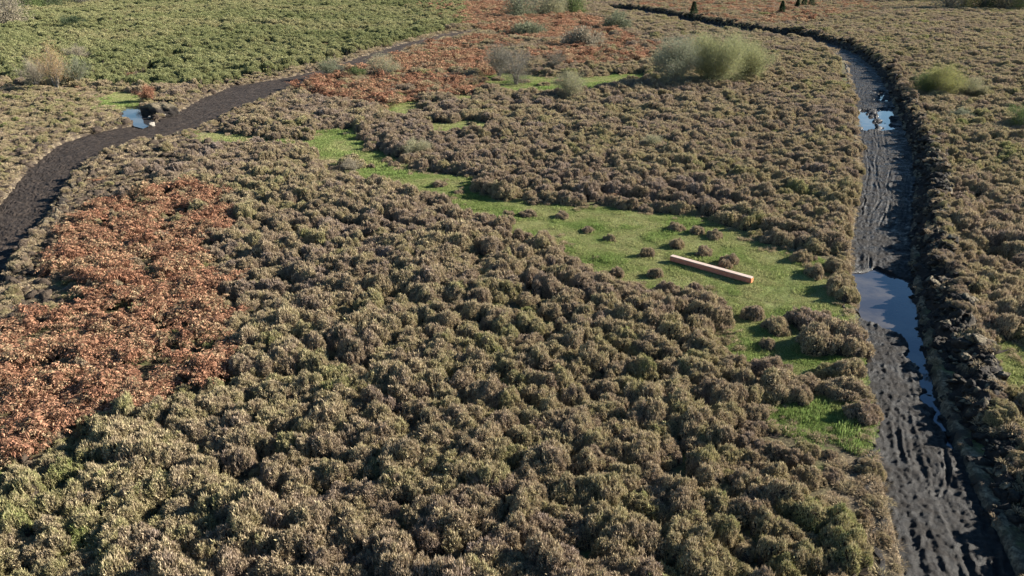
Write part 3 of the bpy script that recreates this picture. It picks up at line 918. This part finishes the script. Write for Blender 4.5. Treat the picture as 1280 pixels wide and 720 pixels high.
# ------------------------------------------------------------------ clods on the banks
def bank_pts(ts, a, nrm, n_, s0, s1, u0, u1):
    q = RS.uniform(s0, s1, n_); i = np.searchsorted(ts, q).clip(0, len(ts) - 1)
    u = RS.uniform(u0, u1, n_)
    return a[i, 0] + nrm[i, 0] * u, a[i, 1] + nrm[i, 1] * u, u


def clod_place(px, py):
    if py > 600: return 'at the bottom right'
    if py > 470: return 'below the green patch'
    if py > 330: return 'beside the large puddle'
    if py > 200: return 'beside the middle stretch'
    return 'on the far stretch'


def on_bank(name, n_, q0, q1, s0=0, s1=1e9):
    x, y, z, q, S = BANKPTS[name]
    k = np.where((q >= q0) & (q <= q1) & (S >= s0) & (S <= s1))[0]
    dist_ = np.hypot(x[k], y[k]); p = np.maximum(dist_, 10) ** 1.0; p = p / p.sum()   # rows lie wider apart far off
    k = RS.choice(k, n_, p=p)
    return x[k], y[k], z[k]


items = []
for x, y, z in zip(*on_bank('spoil_bank', 150, 0.2, 0.95, 2, 48)):
    px, py = project(x, y)
    if px > 1300 or py > 730: continue
    s = random.uniform(0.13, 0.34) * (1.3 if random.random() < .25 else 1)
    items.append((px, py, x, y, z + s * 0.15, s))
groups = {}
for it in items:
    sz = 'large' if it[5] > 0.29 else 'small' if it[5] < 0.19 else 'mid-sized'
    groups.setdefault((clod_place(it[0], it[1]), sz), []).append(it)
for (pl, sz), L_ in groups.items():
    L_.sort(key=lambda t: -t[1])
    for k_, (px, py, x, y, zz, s) in enumerate(L_):
        o = ob('peat_clod', CL[random.randrange(len(CL))], loc=(x, y, zz))
        o.rotation_euler = (random.uniform(-.5, .5), random.uniform(-.5, .5), random.uniform(0, 6.28)); o.scale = (s, s, s)
        w_ = 'nearest ' if k_ == 0 else order_w[k_] + 'nearest ' if k_ < 12 else 'farther '
        tag(o, '%s%s peat clod%s on the spoil bank %s' % (w_, sz, 's' if k_ >= 12 else '', pl), 'clod', 'peat clods on the spoil bank')

k = N('torn_turf')
t_ = k.ramp(k.noise(13, 5, 0.7), [(0.34, (0.06, 0.045, 0.03)), (0.5, (0.20, 0.15, 0.10)), (0.7, (0.40, 0.33, 0.23))])
k.principled(k.mix(k.attr('turf'), (0.06, 0.045, 0.035), t_), 0.95, 0.1, k.noise(22, 6, 0.7), 0.06, 1.0)
M['turf'] = k.m
SD = [clod_mesh('torn_sod', 540 + i, M['turf']) for i in range(6)]
x, y, s = bands([(0.30, 9, 50), (0.5, 50, 110)], jit=0.6)
dl_ = -sdist(LT, x, y); right_ = sdist(ltr, x, y, False) < sdist(ltl, x, y, False)
inz = sdist(SODZ, x, y) > 0
w_ = np.where(inz, 1.0, 0) + np.where(right_, np.exp(-(dl_ / 1.7) ** 2), np.exp(-(dl_ / 1.2) ** 2) + 0.25 * (sdist(ROUGH, x, y) > 0) * (dl_ < 7))
k_ = (dl_ > 0.08) & (dl_ < 8) & (RS.rand(len(x)) < w_ * 0.62) & (sdist(POND, x, y) < -0.4) & (sdist(GORSE, x, y) < 0) & (np.max([sdist(P, x, y) for P in GRASS], axis=0) < 0)
x, y, s = x[k_], y[k_], s[k_]; m_ = len(x)
s2 = (s / 0.30) * (0.07 + 0.24 * RS.rand(m_) ** 1.6)
scatter('torn_sods', SD, np.stack([x, y, ground_z(x, y) + 0.02], 1), RS.uniform(-3, 3, (m_, 3)) * np.array([.16, .16, 1]), np.stack([s2, s2, s2 * RS.uniform(.7, 1.3, m_)], 1),
        RS.rand(m_), RS.randint(0, len(SD), m_), 'torn pale turf and sods heaped beside the peat track', 'turf')

P_, S_ = [], []
for nm_, n_, s0, s1, kx in (('spoil_bank', 3200, 0, 60, 1.0), ('spoil_bank', 2200, 60, 1e9, 1.7), ('track_edge_bank', 900, 0, 1e9, 1.0)):
    P_.append(np.stack(on_bank(nm_, n_, 0.02, 0.98, s0, s1), 1)); S_.append((0.035 + 0.15 * RS.rand(n_) ** 2.4) * kx)
P_ = np.vstack(P_); S_ = np.concatenate(S_); m_ = len(P_)
scatter('peat_rubble', CL, P_, RS.uniform(-3, 3, (m_, 3)) * np.array([.2, .2, 1]), np.stack([S_] * 3, 1), RS.rand(m_), RS.randint(0, len(CL), m_),
        'crumbled peat and torn turf strewn along the spoil banks', 'rubble')


# turf, heather and straw still growing out of the heaped peat
for nm_, ms_, lo, hi, cnt, q0, q1, lbl, ct in (('bank_heather', HB, .2, .6, 2300, .5, 1.0, 'torn heather growing out of the spoil banks', 'heather'),
                                              ('bank_straw', ST, .4, 1.1, 6000, .35, 1.0, 'dead grass hanging on the spoil banks', 'grass')):
    x, y, z = on_bank('spoil_bank', cnt, q0, q1); x2, y2, z2 = on_bank('track_edge_bank', cnt // 4, .3, 1.0)
    x, y, z = np.concatenate([x, x2]), np.concatenate([y, y2]), np.concatenate([z, z2])
    k_ = fbm(x / .9, y / .9, 111, 2) > 0.47; x, y, z = x[k_], y[k_], z[k_]; m_ = len(x)
    s2 = RS.uniform(lo, hi, m_) * (1 + 0.8 * sstep(50, 120, np.hypot(x, y)))
    scatter(nm_, ms_, np.stack([x, y, z - 0.06], 1), np.stack([RS.normal(size=m_) * .3, RS.normal(size=m_) * .3, RS.rand(m_) * 6.28], 1), np.stack([s2, s2, s2], 1),
            RS.rand(m_) * .8, RS.randint(0, len(ms_), m_), lbl, ct)


# ------------------------------------------------------------------ shrubs and trees
def tube(P, r0, r1, sides=5):
    P = np.asarray(P, float); n_ = len(P)
    d = unit(np.gradient(P, axis=0)); ref = np.array([0.3, 0.9, 0.1])
    s = unit(np.cross(d, ref)); t = np.cross(s, d)
    a = np.linspace(0, 2 * math.pi, sides, endpoint=False)
    r = np.linspace(r0, r1, n_)[:, None, None]
    V = P[:, None, :] + r * (np.cos(a)[None, :, None] * s[:, None, :] + np.sin(a)[None, :, None] * t[:, None, :])
    i = np.arange(n_ - 1)[:, None] * sides; j = np.arange(sides)[None, :]; j2 = (j + 1) % sides
    Fc = np.stack([i + j, i + j2, i + sides + j2, i + sides + j], -1).reshape(-1, 4)
    return V.reshape(-1, 3), Fc


def leaf_mat(name, a, b, trans=0.25):
    k = N(name); t_ = k.attr('tint')
    k.leaf(k.mix(t_, a, b), trans)
    return k.m


def shrub(name, px, py, w_m, h_m, mat, label, cat, seed, stems=26, leaves=9000, lsize=(0.06, 0.13), lw=0.05, trunk_h=0.1, group=None, low=False):
    rs = np.random.RandomState(seed)
    x, y = W(px, py)
    root = bpy.data.objects.new(name, None); COL.objects.link(root)
    root.location = (x, y, float(ground_z(np.array([x]), np.array([y]))[0]) - 0.05)
    tag(root, label, cat, group)
    SV, SF, off = [], [], 0
    ends = []
    Rw = w_m / 2
    for i in range(stems):
        a = rs.rand() * 6.28; rr_ = math.sqrt(rs.rand())
        tip = np.array([math.cos(a) * Rw * rr_ * 0.9, math.sin(a) * Rw * rr_ * 0.9, h_m * (0.97 - 0.42 * rr_ ** 2) * (0.8 + 0.25 * rs.rand())])
        b0 = np.array([math.cos(a), math.sin(a), 0]) * 0.08 * Rw * rs.rand() * (0.2 if trunk_h > 0.5 else 1)
        fork = b0 + np.array([0, 0, trunk_h])
        q = np.linspace(0, 1, 6)[:, None]
        mid = np.array([tip[0] * 0.35, tip[1] * 0.35, trunk_h + (tip[2] - trunk_h) * 0.62])
        C_ = (1 - q) ** 2 * fork + 2 * q * (1 - q) * mid + q ** 2 * tip + rs.normal(size=(6, 3)) * 0.03 * h_m * q
        V, Fc = tube(np.vstack([b0[None], C_]), 0.028 * h_m / 2.2 * (1.7 if trunk_h > 0.5 else 1) ** .5, 0.006, 5)
        SV.append(V); SF.append(Fc + off); off += len(V)
        for _ in range(9):
            s_ = rs.randint(2, 6); p0 = C_[s_]
            dd = unit(unit(tip - fork) * 0.8 + rs.normal(size=3) * 0.75 + np.array([0, 0, .25])); ln = h_m * rs.uniform(0.12, 0.28)
            p1 = p0 + dd * ln * .5; p2 = p0 + dd * ln + rs.normal(size=3) * 0.05 * h_m
            p2[2] = max(p2[2], 0.15)
            V, Fc = tube([p0, p1, p2], 0.010 * h_m / 2.2, 0.004, 3); SV.append(V); SF.append(Fc + off); off += len(V)
            ends += [p0 * .5 + p1 * .5, p1, p2, p2]
    if trunk_h > 0.5:
        V, Fc = tube([(0, 0, -0.1), (0.05, 0.02, trunk_h * .5), (0, 0, trunk_h)], 0.055 * h_m / 2.2 * 1.6, 0.045 * h_m / 2.2 * 1.5, 9)
        SV.append(V); SF.append(Fc + off)
    ob('trunk' if trunk_h > 0.5 else 'stem', mesh_np('stems', np.vstack(SV), np.vstack(SF), [M['bark']], smooth=True), root)
    E = np.array(ends)
    if low: E = np.vstack([E, E * np.array([1.05, 1.05, 0.55]), E * np.array([1.0, 1.0, 0.25])])
    pk = rs.randint(0, len(E), leaves)
    P = E[pk] + rs.normal(size=(leaves, 3)) * np.array([0.055 * w_m, 0.055 * w_m, 0.06 * h_m])
    P[:, 2] = np.clip(P[:, 2], 0.08, None)
    D = unit(unit(P - np.array([0, 0, h_m * .3])) * .6 + rs.normal(size=P.shape) * .6 + np.array([0, 0, .5]))
    Ls = rs.uniform(*lsize, leaves); V, Fq = sprigs(P, D, Ls, lw * rs.uniform(.6, 1.2, leaves), rs)
    ob('crown', mesh_np('crown', V, Fq, [mat], attrs={'tint': np.repeat(rs.rand(leaves), 4)}), root)
    return root


LM = {
    'willow': leaf_mat('willow_leaves', (0.26, 0.27, 0.13), (0.36, 0.35, 0.19)),
    'greywillow': leaf_mat('grey_willow_twigs', (0.23, 0.24, 0.16), (0.33, 0.33, 0.23)),
    'greytwig': leaf_mat('bare_grey_twigs', (0.13, 0.12, 0.09), (0.22, 0.20, 0.16)),
    'olive': leaf_mat('pale_olive_twigs', (0.27, 0.26, 0.15), (0.37, 0.34, 0.22)),
    'yellow': leaf_mat('yellow_leaves', (0.26, 0.265, 0.10), (0.33, 0.31, 0.13)),
    'beige': leaf_mat('beige_twigs', (0.24, 0.205, 0.15), (0.35, 0.30, 0.22)),
    'orange': leaf_mat('orange_twigs', (0.36, 0.23, 0.12), (0.46, 0.33, 0.19)),
    'dark': leaf_mat('dark_leaves', (0.045, 0.065, 0.035), (0.08, 0.10, 0.055)),
    'green': leaf_mat('green_leaves', (0.11, 0.15, 0.06), (0.18, 0.21, 0.09)),
    'blue': leaf_mat('grey_olive_leaves', (0.15, 0.16, 0.10), (0.22, 0.23, 0.15)),
    'russet': leaf_mat('russet_leaves', (0.27, 0.13, 0.08), (0.36, 0.20, 0.13)),
    'conifer': leaf_mat('conifer_needles', (0.03, 0.055, 0.03), (0.05, 0.08, 0.045)),
}
G = 'shrubs scattered over the moor'
fine = dict(leaves=34000, lsize=(0.08, 0.24), lw=0.026)
shrub('willow_shrub', 895, 108, 7.4, 5.2, LM['willow'], 'large yellow-green willow bush, the biggest shrub in the picture', 'shrub', 1, 46, group=G, leaves=60000, lsize=(0.1, 0.26), lw=0.028)
shrub('willow_shrub', 936, 104, 5.2, 3.6, LM['willow'], 'lower rounded yellow-green willow adjoining the big bush on its right', 'shrub', 2, 34, group=G, **fine)
shrub('willow_shrub', 842, 112, 4.6, 4.6, LM['greywillow'], 'grey-green hazy willow just left of the biggest yellow-green bush', 'shrub', 3, 34, group=G, **fine)
shrub('thorn_tree', 624, 98, 4.0, 3.3, LM['greytwig'], 'dark bare-twigged thorn bush left of the small trunked one, above the grass patch', 'tree', 4, 24, group=G, leaves=15000, lsize=(0.08, 0.2), lw=0.02)
shrub('thorn_tree', 645, 106, 4.6, 4.0, LM['greytwig'], 'thin bare grey thorn tree with a short visible trunk on the small grass patch', 'tree', 5, 20, group=G, leaves=9000, lsize=(0.08, 0.2), lw=0.02, trunk_h=0.3, low=True)
shrub('round_shrub', 711, 126, 3.6, 2.5, LM['olive'], 'pale olive rounded shrub alone at the right end of the small grass patch', 'shrub', 6, 30, group=G, leaves=16000, lsize=(0.07, 0.16), lw=0.02)
shrub('bare_shrub', 692, 90, 2.6, 2.2, LM['greytwig'], 'thin grey twiggy shrub between thorn tree and pale round shrub, in bracken', 'shrub', 7, 16, group=G, leaves=4500, lsize=(0.08, 0.2), lw=0.02)
shrub('yellow_shrub', 1172, 122, 4.6, 2.7, LM['yellow'], 'bright yellow-green shrub right of the mud track', 'shrub', 8, 30, group=G, leaves=20000, lsize=(0.08, 0.2), lw=0.022)
shrub('yellow_shrub', 1152, 120, 3.0, 2.2, LM['green'], 'green low shrub touching the left side of the bright yellow one', 'shrub', 9, 20, group=G, leaves=11000, lsize=(0.08, 0.2), lw=0.022)
shrub('olive_shrub', 1212, 122, 3.0, 1.6, LM['olive'], 'faint pale olive shrub at the right of the bright yellow one', 'shrub', 10, 20, group=G, leaves=8000, lsize=(0.08, 0.2), lw=0.02)
shrub('olive_shrub', 1276, 165, 3.0, 2.1, LM['green'], 'green shrub cut by the right edge of the picture', 'shrub', 11, 24, group=G, leaves=13000, lsize=(0.07, 0.18), lw=0.02)
shrub('olive_shrub', 1200, 150, 1.6, 0.9, LM['greywillow'], 'small grey-green shrub below the bright yellow one', 'shrub', 12, 16, group=G, leaves=5000, lsize=(0.07, 0.15), lw=0.02)
shrub('pale_shrub', 46, 110, 3.0, 2.8, LM['beige'], 'pale beige-grey twiggy bush at the foot of the gorse, left of the orange one', 'shrub', 13, 20, group=G, leaves=9000, lsize=(0.08, 0.2), lw=0.02)
shrub('orange_shrub', 72, 113, 3.0, 4.2, LM['orange'], 'slender feathery orange-beige bush rising in front of the gorse', 'shrub', 14, 16, group=G, leaves=8000, lsize=(0.08, 0.24), lw=0.018)
shrub('green_shrub', 98, 107, 2.6, 3.0, LM['blue'], 'grey-green bush just right of the feathery orange one', 'shrub', 15, 18, group=G, leaves=9000, lsize=(0.07, 0.17), lw=0.025)
shrub('grey_shrub', 96, 78, 3.0, 2.0, LM['beige'], 'pale grey bush standing within the gorse above the orange one', 'shrub', 16, 16, group=G, leaves=7000, lsize=(0.08, 0.2), lw=0.022)
shrub('dark_shrub', 92, 38, 5.5, 2.6, LM['dark'], 'dark shrub in the gap of the gorse, upper left', 'shrub', 17, 18, group=G, leaves=9000, lsize=(0.12, 0.3), lw=0.06)
shrub('olive_shrub', 416, 98, 3.4, 1.9, LM['blue'], 'grey-olive shrub above the bracken at the bend of the peat track', 'shrub', 18, 20, group=G, leaves=9000, lsize=(0.08, 0.2), lw=0.024)
shrub('pale_shrub', 480, 98, 4.0, 2.6, LM['olive'], 'pale twiggy shrub among the bracken right of the grey-olive one', 'shrub', 19, 20, group=G, leaves=8000, lsize=(0.08, 0.2), lw=0.02)
shrub('dark_shrub', 448, 100, 2.2, 1.3, LM['green'], 'small green shrub between the grey-olive and the pale twiggy one', 'shrub', 20, 14, group=G, leaves=5000, lsize=(0.08, 0.2), lw=0.03)
shrub('bracken_clump', 183, 128, 1.9, 1.3, LM['russet'], 'russet bracken clump on top of the peat mound by the blue pool', 'plant', 21, 16, leaves=6000, lsize=(0.08, 0.2), lw=0.035)
shrub('pale_shrub', 815, 188, 1.8, 0.95, LM['olive'], 'pale low bush in the brown heath left of the mud track', 'shrub', 22, 16, group=G, leaves=6000, lsize=(0.05, 0.14), lw=0.016)
shrub('pale_shrub', 438, 218, 1.5, 0.8, LM['beige'], 'pale grey-green tussocky bush beside the start of the grass strip', 'shrub', 23, 16, group=G, leaves=5000, lsize=(0.05, 0.12), lw=0.016)
shrub('pale_shrub', 520, 196, 2.0, 1.2, LM['olive'], 'olive rounded bush where the grass strip bends, upper middle', 'shrub', 24, 20, group=G, leaves=9000, lsize=(0.05, 0.12), lw=0.018)
# far shrubs along the top
G2 = 'trees and shrubs along the far edge of the moor'
for (px, py, w, h, m, lb, sd) in [
    (655, 24, 9, 6, 'blue', 'grey-green tree above the upper bracken, leftmost of three', 31),
    (686, 22, 9, 6.5, 'olive', 'pale twiggy tree above the upper bracken, middle of three', 32),
    (714, 20, 7, 6.5, 'green', 'dark green tree above the upper bracken, rightmost of three', 33),
    (770, 40, 5, 2.8, 'blue', 'low grey-green shrub left of the far track bend', 34),
    (730, 62, 6, 2.6, 'beige', 'pale shrub amid the upper bracken', 35),
    (662, 46, 7, 2.4, 'blue', 'low grey-olive shrub at the left of the upper bracken', 36),
    (10, 34, 9, 9, 'beige', 'pale bare tree at the upper left corner', 37),
    (32, 14, 11, 9, 'green', 'green tree second from the upper left corner', 38),
    (60, 12, 11, 9, 'dark', 'dark tree third from the upper left corner', 39),
    (105, 8, 10, 6, 'greytwig', 'grey bare tree at the top edge above the gorse', 40),
    (250, 6, 16, 3.4, 'dark', 'dark bush in the gorse at the top edge, left part', 41),
    (290, 5, 14, 3.0, 'blue', 'grey-olive bush in the gorse at the top edge, left part', 42),
    (435, 5, 14, 3.5, 'greytwig', 'grey bush at the top edge above the gorse, middle', 43),
    (560, 5, 14, 5, 'dark', 'dark wide bush at the top edge above the bracken', 44),
    (1185, 14, 9, 12, 'beige', 'pale bare birch among the far trees at the upper right', 45),
    (1203, 13, 8, 11, 'yellow', 'yellow-leaved birch among the far trees at the upper right', 46),
    (1228, 14, 12, 10, 'dark', 'dark tree right of the far yellow birch', 47),
    (1252, 14, 12, 9, 'greytwig', 'grey bare tree near the upper right corner', 48),
    (1276, 15, 12, 10, 'green', 'green tree in the upper right corner', 49),
    (1080, 4, 16, 9, 'blue', 'grey-olive far tree, leftmost of the upper right row', 50),
    (1105, 4, 16, 10, 'dark', 'dark far tree, second of the upper right row', 51),
    (1132, 4, 16, 9, 'blue', 'grey-olive far tree, third of the upper right row', 52),
    (1160, 5, 14, 10, 'dark', 'dark far tree beside the pale birch', 53),
    (910, 2, 16, 5, 'blue', 'grey-olive low tree at the top edge above the mud track', 54),
    (1040, 0, 16, 6, 'blue', 'grey-olive low tree at the top edge right of the conifers', 55)]:
    shrub('far_tree' if h > 5 else 'far_shrub', px, py, w, h, LM[m], lb, 'tree' if h > 5 else 'shrub', sd, 20, group=G2, leaves=7000, lsize=(0.25, 0.6), lw=0.11, trunk_h=0.15, low=True)


def conifer(px, py, h, w, label, seed):
    rs = np.random.RandomState(seed)
    x, y = W(px, py)
    root = bpy.data.objects.new('conifer_tree', None); COL.objects.link(root)
    root.location = (x, y, float(ground_z(np.array([x]), np.array([y]))[0]) - 0.05); tag(root, label, 'tree', 'conifers on the far moor')
    V, Fc = tube([(0, 0, 0), (0, 0, h * .5), (0.03, 0, h * .98)], 0.09, 0.015, 7)
    ob('trunk', mesh_np('conifer_trunk', V, Fc, [M['bark']], smooth=True), root)
    n_ = 5200
    zz = rs.rand(n_) ** 0.8 * 0.95 + 0.04; tier = (zz * 11) % 1
    rad = w / 2 * (1 - zz) ** 0.75 * (1.08 - 0.42 * tier) * np.sqrt(rs.rand(n_)) + 0.04
    a = rs.rand(n_) * 6.28
    rad = rad * (0.8 + 0.4 * vnoise(a * 2, zz * 11, seed))
    P = np.stack([np.cos(a) * rad, np.sin(a) * rad, zz * h], 1)
    D = unit(np.stack([np.cos(a), np.sin(a), np.full(n_, 0.15)], 1) + rs.normal(size=P.shape) * .35)
    V, Fq = sprigs(P, D, rs.uniform(.14, .32, n_), rs.uniform(.04, .08, n_), rs)
    ob('crown', mesh_np('conifer_crown', V, Fq, [LM['conifer']], attrs={'tint': np.repeat(rs.rand(n_), 4)}), root)


conifer(866, 24, 4.0, 2.6, 'dark conifer leftmost of the far ones, alone above the mud track', 61)
conifer(976, 22, 3.6, 2.0, 'small dark conifer standing alone, second from the left', 62)
conifer(996, 13, 2.6, 2.0, 'shortest conifer of the far group of three', 63)
conifer(1004, 12, 4.6, 2.2, 'middle conifer of the far group of three', 64)
conifer(1013, 11, 5.0, 2.4, 'tallest rightmost conifer of the far group of three', 65)

# ------------------------------------------------------------------ peat mound and stones by the pool
V, Fc = ico(5)
d = (fbm(V[:, 0] * 1.6 + V[:, 2], V[:, 1] * 1.6 - V[:, 2], 5, 4) - 0.5) * 0.8 + (fbm(V[:, 0] * 6, V[:, 1] * 6 + V[:, 2] * 5, 6, 3) - .5) * .25
V2 = V * (1 + d)[:, None] * np.array([1.5, 1.0, 0.95])
mx, my = W(201, 142)
me = mesh_np('peat_mound', V2, Fc, [M['spoil']], attrs={'turf': sstep(0.5, 0.8, V2[:, 2]) * 0.8})
tag(ob('peat_mound', me, loc=(mx, my, -0.05)), 'dark round peat mound with turf on top beside the blue pool', 'mound')
ST_ = [clod_mesh('pale_stone', 600 + i, M['stone'], 3, False) for i in range(3)]
for k_, (px, py, s, lb) in enumerate([(187, 147, .20, 'small pale stone at the foot of the peat mound, left one'), (193, 147, .22, 'pale stone at the foot of the peat mound, middle one'),
                                      (206, 144, .26, 'pale stone at the right foot of the peat mound'), (213, 141, .24, 'pale stone lying at the edge of the peat track right of the mound'),
                                      (190, 156, .28, 'pale rubble stone at the lower end of the blue pool')]):
    x, y = W(px, py); o = ob('pale_stone', ST_[k_ % 3], loc=(x, y, 0.02)); o.scale = (s,) * 3; o.rotation_euler = (0, 0, k_); tag(o, lb, 'stone', 'pale stones by the pool')

# ------------------------------------------------------------------ the pink beam
import bmesh
def box(name, sx, sy, sz, mat, parent, loc, bev=0.008, seg=2):
    bm = bmesh.new(); bmesh.ops.create_cube(bm, size=1)
    for v in bm.verts: v.co = (v.co.x * sx, v.co.y * sy, v.co.z * sz)
    bmesh.ops.bevel(bm, geom=bm.edges[:], offset=bev, segments=seg, affect='EDGES')
    m = bpy.data.meshes.new(name); bm.to_mesh(m); bm.free(); m.materials.append(mat)
    return ob(name, m, parent, loc)
A_ = Vector((*W(839, 326), 0)); B_ = Vector((*W(939, 354), 0))
ln = (B_ - A_).length; c_ = (A_ + B_) / 2
root = bpy.data.objects.new('timber_beam', None); COL.objects.link(root)
root.location = (c_.x, c_.y, float(ground_z(np.array([c_.x]), np.array([c_.y]))[0]) + 0.02)
root.rotation_euler = (0, 0, math.atan2(B_.y - A_.y, B_.x - A_.x))
tag(root, 'long straight pink-orange beam lying on the green grass', 'beam')
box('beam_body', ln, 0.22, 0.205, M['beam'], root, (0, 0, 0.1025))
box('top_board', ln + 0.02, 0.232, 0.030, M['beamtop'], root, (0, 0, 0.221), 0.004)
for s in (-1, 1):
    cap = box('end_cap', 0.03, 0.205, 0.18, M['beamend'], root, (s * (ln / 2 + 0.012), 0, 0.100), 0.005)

# ------------------------------------------------------------------ light
SUN_EL, SUN_AZ = R(24), R(10)       # azimuth measured from +X towards +Y
D = Vector((math.cos(SUN_EL) * math.cos(SUN_AZ), math.cos(SUN_EL) * math.sin(SUN_AZ), math.sin(SUN_EL)))
sl = bpy.data.lights.new('sun', 'SUN'); sl.energy = 5.0; sl.angle = R(0.5); sl.color = (1.0, 0.94, 0.83)
so = bpy.data.objects.new('sun', sl); COL.objects.link(so)
so.rotation_euler = D.to_track_quat('Z', 'Y').to_euler(); so.location = (60, 20, 60)
w = bpy.data.worlds.new('World'); SC.world = w; w.use_nodes = True
nt = w.node_tree; bg = nt.nodes['Background']
sky = nt.nodes.new('ShaderNodeTexSky'); sky.sky_type = 'NISHITA'; sky.sun_disc = False; sky.dust_density = 0.0; sky.ozone_density = 1.6
sky.sun_elevation = SUN_EL; sky.sun_rotation = R(90) - SUN_AZ
hsv = nt.nodes.new('ShaderNodeHueSaturation'); hsv.inputs['Saturation'].default_value = 1.2
nt.links.new(sky.outputs[0], hsv.inputs['Color']); nt.links.new(hsv.outputs[0], bg.inputs[0]); bg.inputs[1].default_value = 0.05
SC.view_settings.view_transform = 'Standard'; SC.view_settings.look = 'None'
SC.view_settings.gamma = 1; SC.view_settings.use_curve_mapping = False
SC.view_settings.exposure = 1.68
SC.render.engine = 'CYCLES'
SC.cycles.max_bounces = 5; SC.cycles.diffuse_bounces = 1; SC.cycles.transmission_bounces = 2; SC.cycles.glossy_bounces = 2
